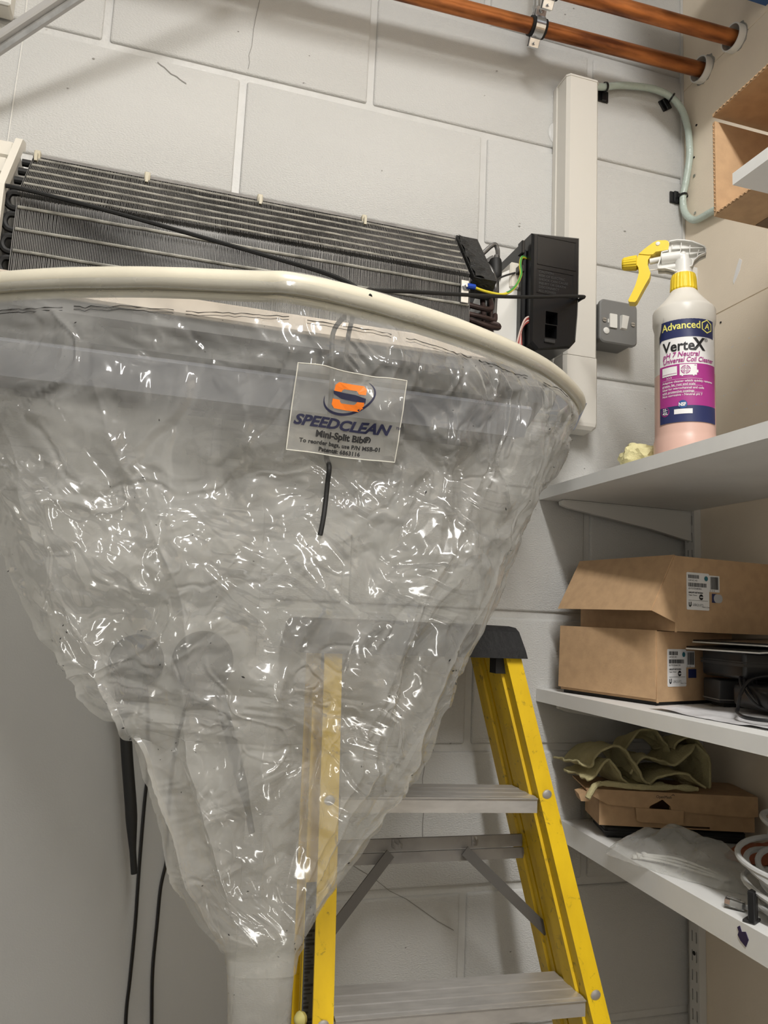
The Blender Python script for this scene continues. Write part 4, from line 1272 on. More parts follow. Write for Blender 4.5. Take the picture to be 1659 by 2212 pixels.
for (zt, rch, w) in ((1.7665, .285, 'sprayer'), (1.4115, .285, 'carton'), (1.1775, .235, 'cloth')):
    lab_ = {'sprayer': 'white steel bracket under the shelf of the spray bottle', 'carton': 'white steel bracket under the shelf of the two brown cartons', 'cloth': 'white steel bracket under the shelf of the yellow cloth'}[w]
    bracket(-.026, zt, rch, lab_ + ', in the corner')
    bracket(-.85, zt, rch, lab_ + ', away from the corner')
bracket(-.85, 2.0995, .285, 'white steel bracket under the high short shelf')

# ================================================================== SPRAY BOTTLE
BX, BY, BZ = -.240, -.300, ZTOP
bot = thing('spray_bottle', 'trigger spray bottle of pink cleaner with navy and magenta label and yellow trigger', 'bottle', (BX, BY, BZ))
Mb = Matrix.Translation((BX, BY, BZ + .0005))
G().lathe([(.0395, 0), (.0430, .002), (.0440, .006), (.0440, .030), (.0428, .034), (.0420, .040), (.0420, .130)], 48, Mb).obj('bottle_base', PINK, bot)
G().lathe([(.0420, .130), (.0420, .203), (.0432, .206), (.0445, .212), (.0445, .2295), (.0432, .2330), (.0410, .2350), (.0300, .2475), (.0220, .2580), (.0190, .2635), (.0165, .266)], 48, Mb).obj('bottle_body', BOTTLE, bot)
g = G().lathe([(.0180, .264), (.0190, .266), (.0180, .284), (.0165, .290), (.0150, .2905)], 96, Mb, rib=.03, nrib=24)
g.obj('screw_collar', YPLAS, bot, smooth=False)
G().lathe([(.0150, .289), (.0150, .292), (.0128, .294), (.0125, .313), (.0095, .3145), (.0090, .321), (.0050, .324), (.0040, .332)], 32, Mb).obj('pump_neck', WPLAS, bot)
# local frame: u to the picture's right in the horizontal, w towards the room
phi0 = math.atan2(-.92, -.728)
uu = Vector((-math.sin(phi0), math.cos(phi0), 0))
ww = Vector((math.cos(phi0), math.sin(phi0), 0))
PXM = 1405.0
def HP(px, py, d):
    """head outline drawn in millimetre-like units from the bottle axis"""
    u_, z_ = (px - 1481.5) / PXM, (1002.0 - py) / PXM + .006
    return tuple(Vector((BX, BY, BZ)) + uu * u_ + ww * d + Vector((0, 0, z_)))
shroud = [(1452, 525), (1470, 524), (1485, 527), (1500, 532), (1514, 540), (1524, 547), (1527, 553), (1526, 562), (1513, 567), (1503, 576), (1499, 588), (1466, 596), (1455, 590), (1445, 586), (1431, 585), (1430, 576), (1436, 560), (1438, 547), (1451, 545)]
g = G().prism(shroud, -.004, .003, HP); g.obj('shroud_web', WPLAS, bot, smooth=False)
rp = [HP(a, b, 0) for a, b in shroud]
g = G()
n = len(shroud)
for i in range(n):
    (a, b), (c, d) = shroud[i], shroud[(i + 1) % n]
    l = math.hypot(c - a, d - b); nx, ny = -(d - b) / l * 2.2, (c - a) / l * 2.2
    q = [(a, b), (c, d), (c - nx * 0 + nx, d + ny), (a + nx, b + ny)]
    g.prism(q, -.0095, .0095, HP)
g.obj('shroud_rim', WPLAS, bot, smooth=False)
g = G()
for (a, b, c, d) in ((1458, 543, 1522, 549), (1478, 532, 1476, 552), (1495, 540, 1494, 560), (1494, 560, 1522, 559), (1512, 553, 1509, 566), (1460, 534, 1459, 541)):
    l = math.hypot(c - a, d - b); nx, ny = -(d - b) / l * .7, (c - a) / l * .7
    g.prism([(a - nx, b - ny), (c - nx, d - ny), (c + nx, d + ny), (a + nx, b + ny)], -.004, .008, HP)
g.obj('shroud_ribs', WPLAS, bot, smooth=False)
G().tube([HP(1438, 560, .003), HP(1476, 560, .003)], .0085, 20).obj('pump_barrel', WPLAS, bot)
G().tube([HP(1474, 560, .003), HP(1480, 560, .003), HP(1481.5, 566, .002), HP(1481.5, 577, .0)], .0062, 16).obj('pump_elbow', WPLAS, bot)
G().tube([HP(1414, 562, .002), HP(1439, 560, .002)], .0046, 14).obj('plunger', WPLAS, bot)
G().tube([HP(1438, 581, .002), HP(1478, 580, .002)], .0040, 12).obj('spring_tube', WPLAS, bot)
G().tube([HP(1411, 580, 0), HP(1434, 581, 0)], .0009, 6).obj('spring_pin', WPLAS, bot)
trig = [(1387, 559), (1392, 545), (1413, 546), (1417, 552), (1411, 561), (1410, 572), (1413, 583), (1416, 592), (1413, 603), (1404, 619), (1395, 636), (1388, 650), (1384, 654), (1372, 652), (1370, 648), (1377, 634), (1384, 618), (1389, 602), (1392, 588), (1391, 576), (1386, 567)]
G().prism(trig, -.0085, .0085, HP).obj('trigger', YPLAS, bot, smooth=False)
hous = [(1392, 546), (1404, 536), (1422, 524), (1431, 521), (1447, 523), (1452, 526), (1454, 532), (1452, 545), (1440, 546), (1427, 546), (1421, 551), (1413, 551)]
G().prism(hous, -.0098, .0098, HP).obj('front_housing', YPLAS, bot, smooth=False)
G().lathe([(.0035, 0), (.003, .001), (.001, .0012)], 12, axisM(HP(1431, 528.5, .0098), ww)).obj('pivot_pin', WPLAS, bot)
p0, p1 = Vector(HP(1388, 560, 0)), Vector(HP(1356, 559, 0))
g = G().lathe([(.0098, 0), (.0112, .001), (.0106, .010), (.0092, .020), (.0072, .0225), (.003, .0226)], 72, axisM(p0, p1 - p0), rib=.05, nrib=18)
g.obj('nozzle', YPLAS, bot, smooth=False)
G().tube([HP(1392, 559, 0), HP(1386, 559.5, 0)], .0062, 14).obj('nozzle_stem', YPLAS, bot)
# label wrapped on the cylinder (x along the arc from its left edge, y up from its lower edge)
LR = .0424
LW, LH = .0895, .160
phil = phi0 + math.radians(-51)
LZ = BZ + .0530
def lf(off):
    def fn(x, y):
        a = phil + x / LR
        r = LR + off
        return (BX + r * math.cos(a), BY + r * math.sin(a), LZ + y)
    return fn
def patchc(g, x0, x1, y0, y1, off, top=None, n=24):
    fn = lf(off)
    P = []
    for i in range(n + 1):
        x = x0 + (x1 - x0) * i / n
        P.append([fn(x, y0), fn(x, y1 if top is None else top(x))])
    g.grid(P)
    return g
def rect_c(g, x0, x1, y0, y1, off):
    return patchc(g, x0, x1, y0, y1, off, None, max(2, int((x1 - x0) / .002)))
def disc_c(g, cx, cy, r, off, n=28):
    fn = lf(off)
    g.add([fn(cx, cy)] + [fn(cx + r * math.cos(2 * math.pi * k / n), cy + r * math.sin(2 * math.pi * k / n)) for k in range(n)], [(0, 1 + k, 1 + (k + 1) % n) for k in range(n)])
    return g
lb = patchc(G(), 0, LW, 0, LH - .030, .0003).obj('label', LWHITE, bot)
g = G(); patchc(g, .004, LW - .004, LH - .034, LH, .0006)
g.grid([[lf(.0006)(.0005 + .0035 * i / 4, LH - .034 - .004 * (1 - i / 4)), lf(.0006)(.0005 + .0035 * i / 4, LH - .034 + .026 * i / 4)] for i in range(5)])
g.obj('header_band', LBLUE, lb)
patchc(G(), 0, LW, .018, .086, .0005).obj('magenta_panel', MAGENTA, lb)
patchc(G(), 0, LW, 0, .024, .0006).obj('footer_band', LBLUE, lb)
pr_ = lambda off: lf(off)
# folded back corner of the label
P = [lf(.0012)(.0000, LH - .040), lf(.0020)(.0095, LH + .001), lf(.0060)(.0105, LH - .010), lf(.0050)(.0040, LH - .030)]
G().add(P, [(0, 1, 2, 3)]).obj('peeled_corner', mat('label back', (.025, .025, .028), .5), lb, smooth=False)
g = G(); flat_text(g, 'Advanced', .0155, .0055, LH - .0215, lf(.0010), bold=.00025, sx=.90); g.obj('lettering', LYEL, lb, smooth=False)
g = G()
fn = lf(.0010)
cx, cy, R_ = .0715, LH - .0175, .0105
for k in range(6):
    a0, a1 = math.radians(90 + 60 * k), math.radians(150 + 60 * k)
    q = [(cx + R_ * math.cos(a0), cy + R_ * math.sin(a0)), (cx + R_ * math.cos(a1), cy + R_ * math.sin(a1)), (cx + (R_ - .0018) * math.cos(a1), cy + (R_ - .0018) * math.sin(a1)), (cx + (R_ - .0018) * math.cos(a0), cy + (R_ - .0018) * math.sin(a0))]
    poly2(g, q, fn)
flat_text(g, 'A', .0125, cx - .0042, cy - .0042, fn, bold=.0002, shear=.12)
g.obj('hexagon_mark', LYEL, lb, smooth=False)
g = G(); flat_text(g, 'Verte', .0215, .0068, .1060, fn, bold=.00045, sx=.92); flat_text(g, 'X', .0255, .0505, .1060, fn, bold=.0008, sx=.88); flat_text(g, '®', .008, .0665, .119, fn); g.obj('lettering', INK, lb, smooth=False)
g = G(); flat_text(g, 'pH 7 Neutral', .0100, .0068, .0970, fn, shear=.2, bold=.00020, sx=.95); flat_text(g, 'Universal Coil Cleaner', .0100, .0068, .0885, fn, shear=.2, bold=.00020, sx=.82); g.obj('lettering', MAGENTA, lb, smooth=False)
g = G()
rect_c(g, .0055, .0280, .0695, .0830, .0010)
rect_c(g, .0315, .0545, .0685, .0845, .0010); rect_c(g, .0545, .0565, .0720, .0760, .0010); rect_c(g, .034, .036, .0672, .0685, .0010); rect_c(g, .049, .051, .0672, .0685, .0010)
for k in range(3):
    x = .0125 + k * .003
    poly2(g, [(x, .0682), (x + .0012, .0665), (x, .0648), (x + .0008, .0648), (x + .0020, .0665), (x + .0008, .0682)], fn)
for (y, w) in ((.0632, .060), (.0530, .060), (.0428, .060)):
    rect_c(g, .0055, w + .0025, y, y + .0003, .0010)
g.obj('unit_pictograms', LWHITE, lb, smooth=False)
g = G()
fn2 = lf(.0013)
rect_c(g, .0065, .0275, .0722, .0727, .0013)
cx, cy = .0395, .0767
for r0, r1 in ((.0016, .0024), (.0034, .0042), (.0052, .0064)):
    for k in range(28):
        if k % 7 == 6: continue
        a0, a1 = 2 * math.pi * k / 28, 2 * math.pi * (k + 1) / 28
        poly2(g, [(cx + r0 * math.cos(a0), cy + r0 * math.sin(a0)), (cx + r1 * math.cos(a0), cy + r1 * math.sin(a0)), (cx + r1 * math.cos(a1), cy + r1 * math.sin(a1)), (cx + r0 * math.cos(a1), cy + r0 * math.sin(a1))], fn2)
poly2(g, rectp(.051, .0535, .0825, .0832), fn2)
g.obj('pictogram_lines', MAGENTA, lb, smooth=False)
g = G()
for i, s in enumerate(('Adaptive cleaner which quickly removes', 'grease, fat, rust and scale')):
    flat_text(g, s, .0046, .0055, .0585 - i * .0047, fn, bold=.00005)
for i, s in enumerate(('Ideal for microchannel and coils', 'with protective coatings')):
    flat_text(g, s, .0046, .0055, .0483 - i * .0047, fn, bold=.00005)
flat_text(g, 'Non corrosive - Neutral pH 7', .0046, .0055, .0385, fn, bold=.00005)
g.obj('lettering', LWHITE, lb, smooth=False)
g = G(); disc_c(g, .0100, .0170, .0068, .0010); g.obj('dilution_ring', MAGENTA, lb, smooth=False)
g = G(); disc_c(g, .0100, .0175, .0056, .0013); g.obj('dilution_badge', LBLUE, lb, smooth=False)
g = G(); flat_text(g, '25-', .0058, .0066, .0180, lf(.0016), bold=.00012); flat_text(g, '45L', .0058, .0062, .0128, lf(.0016), bold=.00012); flat_text(g, 'NSF', .0070, .0298, .0232, lf(.0016), bold=.0003, sx=.8); g.obj('lettering', LWHITE, lb, smooth=False)
g = G(); disc_c(g, .0352, .0257, .0060, .0011); g.obj('round_badge', NSFB, lb, smooth=False)
g = G(); rect_c(g, .0235, .0480, .0118, .0190, .0010); g.obj('small_box', LWHITE, lb, smooth=False)

# yellow cloth lump behind the bottle, red thing at the shelf front
g = G()
ico = bmesh.new(); bmesh.ops.create_icosphere(ico, subdivisions=4, radius=1.0)
v = []
for q in ico.verts:
    p = q.co.copy(); nz = pnoise(p * 1.8 + Vector((3, 1, 2))) * .35 + abs(pnoise(p * 4)) * .25
    p = p * (1 + nz)
    v.append((-.262 + p.x * .030, -.225 + p.y * .028, ZTOP + .0005 + max(0, (p.z + .75)) * .024))
g.add(v, [tuple(x.index for x in f_.verts) for f_ in ico.faces]); ico.free()
tag(g.obj('crumpled_cloth', mat('pale yellow cloth', (.72, .66, .36), .9, bump=.3, bscale=500)), 'crumpled pale yellow cloth behind the foot of the spray bottle', 'cloth')
rd = thing('red_cap', 'round red plastic cap lying on the shelf of the spray bottle', 'cap', (-.268, -.54, ZTOP))
G().lathe([(.020, 0), (.022, .002), (.022, .010), (.018, .015), (.008, .017)], 28, Matrix.Translation((-.262, -.535, ZTOP + .0004))).obj('cap_body', REDP, rd)
G().lathe([(.010, .016), (.009, .0185), (.004, .019)], 20, Matrix.Translation((-.262, -.535, ZTOP + .0004))).obj('cap_disc', LWHITE, rd)

# ================================================================== CARTONS on the middle shelf
def set_angle(deg):
    global ca, eL, eR
    ca = math.radians(deg)
    eL = Vector((-math.sin(ca), math.cos(ca), 0))      # along the left (open) end, towards the wall
    eR = Vector((math.cos(ca), math.sin(ca), 0))       # along the labelled side
BARS = random.Random(9)
def sticker(parent, C, z0, u0, serial, torn):
    """white shipping label on the labelled side: u along the side, z up"""
    nrm = Vector((math.sin(ca), -math.cos(ca), 0))
    def F(off):
        return lambda a, b: tuple(Vector(C) + eR * (u0 + a) + nrm * off + Vector((0, 0, z0 + b)))
    base = G().prism(rrect(0, .046, 0, .056, .002, 4), .0002, .0007, lambda a, b, d: F(d)(a, b)).obj('shipping_label', PAPER, parent, smooth=False)
    G().prism(rectp(.0462, .068, .0285, .0535), .0002, .0006, lambda a, b, d: F(d)(a, b)).obj('barcode_label', PAPER, parent, smooth=False)
    g = G()
    def bars(x0, x1, y0, y1):
        x = x0
        while x < x1:
            w = BARS.choice((.0004, .0006, .0009))
            poly2(g, rectp(x, min(x + w, x1), y0, y1), F(.0011))
            x += w + BARS.choice((.0004, .0006, .0008))
    bars(.003, .025, .047, .0525)
    bars(.003, .040, .0345, .0405)
    bars(.0485, .066, .0325, .0515)
    f_ = F(.0011)
    flat_text(g, 'UAP-AC-HD', .0035, .003, .0430, f_)
    flat_text(g, serial, .0032, .003, .0308, f_)
    flat_text(g, 'UBIQUITI NETWORKS', .0030, .003, .0248, f_, bold=.0001)
    flat_text(g, 'Taipei, Taiwan', .0030, .003, .0210, f_)
    flat_text(g, 'Made in China', .0026, .031, .0040, f_)
    poly2(g, rectp(.003, .043, .0140, .0144), f_)
    poly2(g, ngon(.0290, .0195, .0042), f_)
    # U mark: a rounded hook
    O_ = [(.0036, .0118), (.0036, .0065), (.0046, .0048), (.0063, .0042), (.0080, .0048), (.0090, .0065), (.0090, .0118)]
    I_ = [(.0052, .0110), (.0052, .0072), (.0056, .0066), (.0063, .0064), (.0068, .0066), (.0072, .0075), (.0072, .0118)]
    g.add([f_(*p) for p in O_] + [f_(*p) for p in I_], [(i, i + 1, 7 + i + 1, 7 + i) for i in range(6)])
    flat_text(g, '0   4   8', .0030, .0475, .0292, f_)
    g.obj('label_print', INK, base, smooth=False)
    g = G(); flat_text(g, 'UBIQUITI', .0052, .0115, .0058, f_); g.obj('lettering', LGREY, base, smooth=False)
    g = G(); flat_text(g, 'NEW', .0030, .0262, .0184, F(.0013), bold=.0001); g.obj('lettering', PAPER, base, smooth=False)
    g = G(); poly2(g, ngon(.0395, .0480, .0038), F(.0012)); g.obj('teal_dot', TEAL, base, smooth=False)
    if torn:
        G().prism(rectp(.052, .062, .0125, .0260), .0002, .0006, lambda a, b, d: F(d)(a, b)).obj('seal_tape', LBLUE, parent, smooth=False)
        G().prism(rrect(.0555, .0735, .0125, .0255, .006, 5), .0006, .0010, lambda a, b, d: F(d)(a, b)).obj('seal_tape', mat('clear grey tape', (.45, .45, .46), .3), parent, smooth=False)
    else:
        G().prism(rectp(.052, .072, .0125, .0260), .0002, .0006, lambda a, b, d: F(d)(a, b)).obj('seal_tape', LBLUE, parent, smooth=False)
def carton(C, dep, wid, z0, h, label, tilt, serial, torn, u0, zl):
    t_ = thing('carton', label, 'carton', (C[0], C[1], z0), 'stacked brown cartons')
    C = Vector((C[0], C[1], 0))
    def W(a, b, z): return tuple(C + eL * a + eR * b + Vector((0, 0, z0 + z)))
    g = G()
    v = [W(0, 0, 0), W(dep, 0, 0), W(dep, wid, 0), W(0, wid, 0), W(0, 0, h), W(dep, 0, h), W(dep, wid, h), W(0, wid, h)]
    g.add(v, [(0, 3, 2, 1), (4, 5, 6, 7), (0, 1, 5, 4), (1, 2, 6, 5), (2, 3, 7, 6), (3, 0, 4, 7)])
    g.obj('body', CARD, t_, smooth=False)
    # front closing flap hung from the top edge of the left end
    so, zo = math.sin(tilt), math.cos(tilt)
    fh = h * (.86 if tilt > .2 else .97)
    def FL(a, s, o): return tuple(Vector(W(a, 0, h)) - eR * (s * so + o) - Vector((0, 0, s * zo)) + Vector((0, 0, .0012)))
    g = G()
    v = [FL(0, 0, 0), FL(dep, 0, 0), FL(dep * 1.0, fh, 0), FL(0, fh, 0), FL(0, 0, .003), FL(dep, 0, .003), FL(dep, fh, .003), FL(0, fh, .003)]
    g.add(v, [(0, 3, 2, 1), (4, 5, 6, 7), (0, 1, 5, 4), (1, 2, 6, 5), (2, 3, 7, 6), (3, 0, 4, 7)])
    g.obj('closing_flap', CARD, t_, smooth=False)
    # side ear of the flap folded back along the labelled side
    nrm = Vector((math.sin(ca), -math.cos(ca), 0))
    P_ = [Vector(FL(0, .002, .001)), Vector(FL(0, fh, .001)), Vector(W(0, .0 if tilt < .2 else -.001, h - fh * 1.03)), Vector(W(0, -.0005, h - .002))]
    if tilt > .2:
        q = [p + nrm * .0012 for p in P_]
        g = G().add([tuple(p) for p in P_] + [tuple(p) for p in q], [(0, 1, 2, 3), (7, 6, 5, 4), (0, 4, 5, 1), (1, 5, 6, 2), (2, 6, 7, 3), (3, 7, 4, 0)])
        g.obj('flap_ear', CARD, t_, smooth=False)
    g = G()
    G().prism([(-.002, -.001), (.0012, -.001), (.0012, h), (-.002, h)], -.0016, .0002, lambda a, b, d: tuple(C + eR * (a + .012 * 0) + nrm * (-d) + Vector((0, 0, z0 + b)))).obj('corner_fold', CARD, t_, smooth=False)
    sticker(t_, C, z0 + zl, u0, serial, torn)
    return t_
set_angle(17.3)
carton((-.244, -.238), .190, .195, ZMID + .0055, .1040, 'brown carton at the bottom of the stack with its end flap shut', .03, '(S) FCECDAA41C0D', False, .024, .022)
mp_ = thing('black_mat', 'thin black plastic plate under the bottom brown carton', 'plate', (-.2, -.15, ZMID))
C_ = Vector((-.244, -.238, 0))
q = [C_ + eL * a - eR * .004 * 0 + eR * b for a, b in ((.004, .003), (.186, .003), (.186, .19), (.004, .19))]
G().prism([(p.x, p.y) for p in q], ZMID + .0003, ZMID + .0048, lambda a, b, d: (a, b, d)).obj('plate', BPLAS2, mp_, smooth=False)
set_angle(8)
carton((-.228, -.260), .215, .20, ZMID + .1105, .1120, 'brown carton on top of the stack with its end flap hanging open', .50, '(S) FCECDA4A7BA1', True, .022, .033)

# papers, adapter, black devices with a cable, tablet
def sheetwave(name, x0, x1, y0, y1, z, rot, label, group, seed, amp=.002, m=PAPER, cat='paper'):
    g = G(); P = []
    n = 26
    c_ = Vector(((x0 + x1) / 2, (y0 + y1) / 2, 0))
    R_ = Matrix.Rotation(rot, 3, 'Z')
    for i in range(n + 1):
        row = []
        for j in range(n + 1):
            x, y = x0 + (x1 - x0) * i / n, y0 + (y1 - y0) * j / n
            w = amp * (pnoise(Vector((x * 16 + seed, y * 16, seed))) + .4 * pnoise(Vector((x * 50, y * 50 + seed, 0))))
            q = R_ @ (Vector((x, y, 0)) - c_) + c_
            row.append((q.x, q.y, z + max(.0002, amp * .45 + w)))
        P.append(row)
    g.grid(P)
    return tag(g.obj(name, m), label, cat, group)
sheetwave('paper_sheet', -.272, -.06, -.50, -.262, ZMID + .0004, .1, 'creased white plastic sheet spread on the shelf under the black cables', None, 3.1, .0042, mat('white plastic sheet', (.80, .79, .80), .25, bump=.5, bscale=30))
ad_ = thing('power_adapter', 'charcoal grey power adapter brick beside the lower brown carton', 'adapter', (-.11, -.23, ZMID))
Mx = Matrix.Translation((-.112, -.256, ZMID + .0085)) @ Matrix.Rotation(math.radians(-12), 4, 'Z')
G().box(-.045, .05, -.024, .024, 0, .034, bev=.003, seg=2, M=Mx).obj('case', DPLAS, ad_)
G().box(-.0455, .0505, -.0245, .0245, .0045, .0058, M=Mx).obj('case_seam', ALUD, ad_, smooth=False)
G().box(-.035, .04, -.018, .018, -.0055, 0, M=Mx).obj('case_foot', BPLAS2, ad_, smooth=False)
ph = thing('black_docking_base', 'glossy black electronic base unit with rounded sides lying on the white sheet', 'device', (-.10, -.35, ZMID))
g = G()
Mx = Matrix.Translation((-.105, -.350, ZMID + .0072)) @ Matrix.Rotation(math.radians(-8), 4, 'Z')
g.box(-.072, .085, -.055, .035, .002, .036, bev=.010, seg=4, M=Mx).obj('case', BPLAS, ph)
G().box(-.060, .08, -.0558, -.050, .026, .029, bev=.001, M=Mx).obj('trim_line', DPLAS, ph)
for sx_ in (-.05, .06):
    G().box(sx_ - .008, sx_ + .008, -.045, -.03, -.002, .004, bev=.001, M=Mx).obj('foot', BPLAS2, ph)
dv = thing('black_recorder', 'flat black box shaped device lying on the power adapter and base unit', 'device', (-.09, -.27, ZMID + .045))
Mx = Matrix.Translation((-.088, -.285, ZMID + .0475)) @ Matrix.Rotation(math.radians(-6), 4, 'Z')
G().box(-.078, .08, -.055, .045, 0, .040, bev=.006, seg=3, M=Mx).obj('case', BPLAS, dv)
G().box(-.079, .081, -.0555, .0455, .0235, .0250, M=Mx).obj('case_seam', DPLAS, dv, smooth=False)
G().box(-.0785, .0805, -.0552, .0452, .018, .0222, M=Mx).obj('case_band', DPLAS, dv, smooth=False)
for k, (zz, dx, rt) in enumerate(((ZMID + .0905, 0, -3), (ZMID + .0985, .012, -2.0))):
    tb = thing('tablet', 'thin dark tablet with a white edge, ' + ('lower one of the pair on the black device' if k == 0 else 'upper one of the pair on the black device'), 'tablet', (-.09, -.27, zz), 'thin white edged tablets')
    Mx = Matrix.Translation((-.084 + dx, -.285, zz)) @ Matrix.Rotation(math.radians(rt), 4, 'Y') @ Matrix.Rotation(math.radians(8), 4, 'Z')
    G().box(-.105, .105, -.07, .06, 0, .0022, bev=.001, M=Mx).obj('back_shell', WPLAS, tb)
    G().box(-.104, .104, -.069, .059, .0022, .0046, bev=.0008, M=Mx).obj('screen', BPLAS, tb)
cb = thing('power_cable', 'black cable wound in loops round the base unit and hanging over the white sheet', 'cable', (-.17, -.36, ZMID))
zb_ = ZMID + .010
for k in range(5):
    o_ = k * .0065
    P_ = [(-.165 + o_, -.395, zb_ + .002), (-.182 + o_, -.37, zb_ + .006), (-.184 + o_, -.345, zb_ + .026), (-.172 + o_, -.325, zb_ + .040), (-.150 + o_, -.315, zb_ + .044), (-.12 + o_, -.318, zb_ + .042), (-.08 + o_, -.345, zb_ + .040)]
    G().tube(smoothpath(P_, 7), .0021, 8).obj('cable_turn', BPLAS, cb)
P_ = [(-.08, -.36, zb_ + .040), (-.13, -.355, zb_ + .045), (-.17, -.345, zb_ + .040), (-.198, -.355, zb_ + .022), (-.215, -.368, zb_ + .004), (-.240, -.395, zb_ + .0010), (-.252, -.425, zb_ - .001), (-.238, -.452, zb_ - .001), (-.20, -.462, zb_), (-.15, -.45, zb_ + .002), (-.08, -.43, zb_ + .006)]
G().tube(smoothpath(P_, 9), .0024, 8).obj('loose_loop', BPLAS, cb)

# ================================================================== OPEN CARDBOARD BOX on the high shelf
ob = thing('cardboard_box', 'open cardboard box lying on its side on the high white shelf', 'box', (-.15, -.55, ZUP))
X0, X1, Y0, Y1, Z0, Z1 = -.268, -.030, -.80, -.400, ZUP + .0005, 2.268
T = .0045
G().box(X0, X1, Y0, Y1, Z0, Z0 + T).obj('bottom_panel', CARDIN, ob, smooth=False)
G().box(X0, X1, Y1 - T, Y1, Z0 + T, Z1 - .012).obj('end_panel', CARD, ob, smooth=False)
G().box(X0, X1, Y0, Y0 + T, Z0 + T, Z1 - .004).obj('end_panel', CARD, ob, smooth=False)
G().box(X1 - T, X1, Y0 + T, Y1 - T, Z0 + T, Z1 - .004).obj('back_panel', CARDIN, ob, smooth=False)
Mx = Matrix.Translation((X0, Y1, Z1 - .003)) @ Matrix.Rotation(math.radians(-1.5), 4, 'X')
G().box(0, X1 - X0, Y0 - Y1, 0, 0, T, M=Mx).obj('top_panel', CARDIN, ob, smooth=False)
# corrugated edges: zigzag liner
def corr(P0, P1, n, out, name='corrugated_edge'):
    P0, P1, out = Vector(P0), Vector(P1), Vector(out)
    pts = []
    for i in range(n + 1):
        pts.append(P0 + (P1 - P0) * i / n + out * (1 if i % 2 else -1))
    G().tube(pts, .0007, 4).obj(name, CARD, ob, smooth=False)
corr((X0 - .0006, Y1 - T / 2, Z0 + .006), (X0 - .0006, Y1 - T / 2, Z1 - .014), 46, (0, .0013, 0))
corr((X0 - .0006, Y0, Z0 + T / 2), (X0 - .0006, Y1 - .004, Z0 + T / 2), 110, (0, 0, .0013))
corr((X0 - .0006, Y0, Z1 - .003 + T / 2 + .0105), (X0 - .0006, Y1 - .004, Z1 - .003 + T / 2), 110, (0, 0, .0013))
G().box(-.20, -.13, Y0 + .02, Y1 - .002, Z0 - .0007, Z0 - .0001).obj('brown_tape', mat('brown tape', (.16, .10, .055), .3), ob, smooth=False)
# blue bin fixed higher up on the plasterboard
bn = thing('blue_bin', 'blue plastic bin fixed high on the plasterboard wall above the open box', 'bin', (-.13, -.5, 2.66))
g = G()
g.prism([(-.0005, 2.664), (-.20, 2.664), (-.23, 2.84), (-.2225, 2.84), (-.194, 2.671), (-.008, 2.671), (-.008, 2.84), (-.0005, 2.84)], -.75, -.226, lambda a, b, d: (a, d, b))
g.obj('bin_tray', BLUEP, bn, smooth=False)
for y in (-.75, -.230):
    G().prism([(-.008, 2.671), (-.194, 2.671), (-.2225, 2.838), (-.008, 2.838)], y, y + .004, lambda a, b, d: (a, d, b)).obj('end_wall', BLUEP, bn, smooth=False)

# ================================================================== LOW SHELF: carton, cloth, bags, cables
lc = thing('flat_carton', 'flat brown mailing carton with a tab and finger hole under the yellow cloth', 'carton', (-.12, -.09, ZLOW))
rot = math.radians(-18)
Mx = Matrix.Translation((-.262, -.115, ZLOW + .0215)) @ Matrix.Rotation(rot, 4, 'Z')
def LB_(x0, x1, y0, y1, z0, z1): return G().box(x0, x1, y0, y1, z0, z1, M=Mx)
g = LB_(.0, .245, .002, .095, .0, .0016)                                   # open tray: floor, sides, back
g.box(.0, .003, .005, .095, .0016, .052, M=Mx).box(.242, .245, .005, .095, .0016, .052, M=Mx).box(.003, .242, .092, .095, .0016, .052, M=Mx)
for (x0_, x1_, z0_, z1_) in ((.0, .076, .0016, .052), (.076, .112, .0016, .028), (.112, .120, .0016, .052), (.120, .175, .0050, .052), (.175, .245, .0016, .052)):
    g.box(x0_, x1_, .002, .005, z0_, z1_, M=Mx)                              # front, cut away behind the finger hole and at the slot
g.obj('base_tray', CARD, lc, smooth=False)
LB_(-.022, .248, -.002, .096, .0535, .0560).obj('lid', CARD, lc, smooth=False)
fnl = lambda a, b, d: tuple(Mx @ Vector((a, -.0022 + d, b)))
g = G()
g.prism([(-.022, .0500), (-.020, .0560), (.248, .0560), (.248, .0260), (.232, .0235), (.112, .0285), (.1105, .0350), (.098, .0450), (.078, .0340), (.077, .0300), (.012, .0330)], -.0026, 0, fnl)
g.obj('lid_lip', CARD, lc, smooth=False)
G().prism([(.055, .0310), (.131, .0300), (.1300, .0110), (.127, .0085), (.060, .0095), (.057, .013)], -.0046, -.0030, fnl).obj('locking_tab', CARD, lc, smooth=False)
G().prism([(-.022, .0510), (-.034, .047), (-.030, .036), (-.018, .036), (-.006, .0500)], -.0010, .03, fnl).obj('side_ear', CARDIN, lc, smooth=False)
g = G(); fz = lambda a, b: tuple(Mx @ Vector((a, -.0053, b))); flat_text(g, 'OpenMesh', .0062, .088, .0470, fz, sx=.9); poly2(g, [(.112, .0520), (.1142, .0540), (.1172, .0525), (.1168, .0518), (.1142, .0531), (.1125, .0514)], fz); g.obj('carton_print', INK, lc, smooth=False)
bc = thing('black_case', 'flat black case underneath the flat brown mailing carton', 'case', (-.15, -.1, ZLOW))
Mk = Matrix.Translation((-.262, -.115, ZLOW + .0005)) @ Matrix.Rotation(rot, 4, 'Z')
G().box(.012, .235, .010, .092, 0, .0195, bev=.004, M=Mk).obj('case_body', BPLAS2, bc)
G().box(.011, .236, .009, .093, .009, .0105, M=Mk).obj('case_seam', DPLAS, bc, smooth=False)

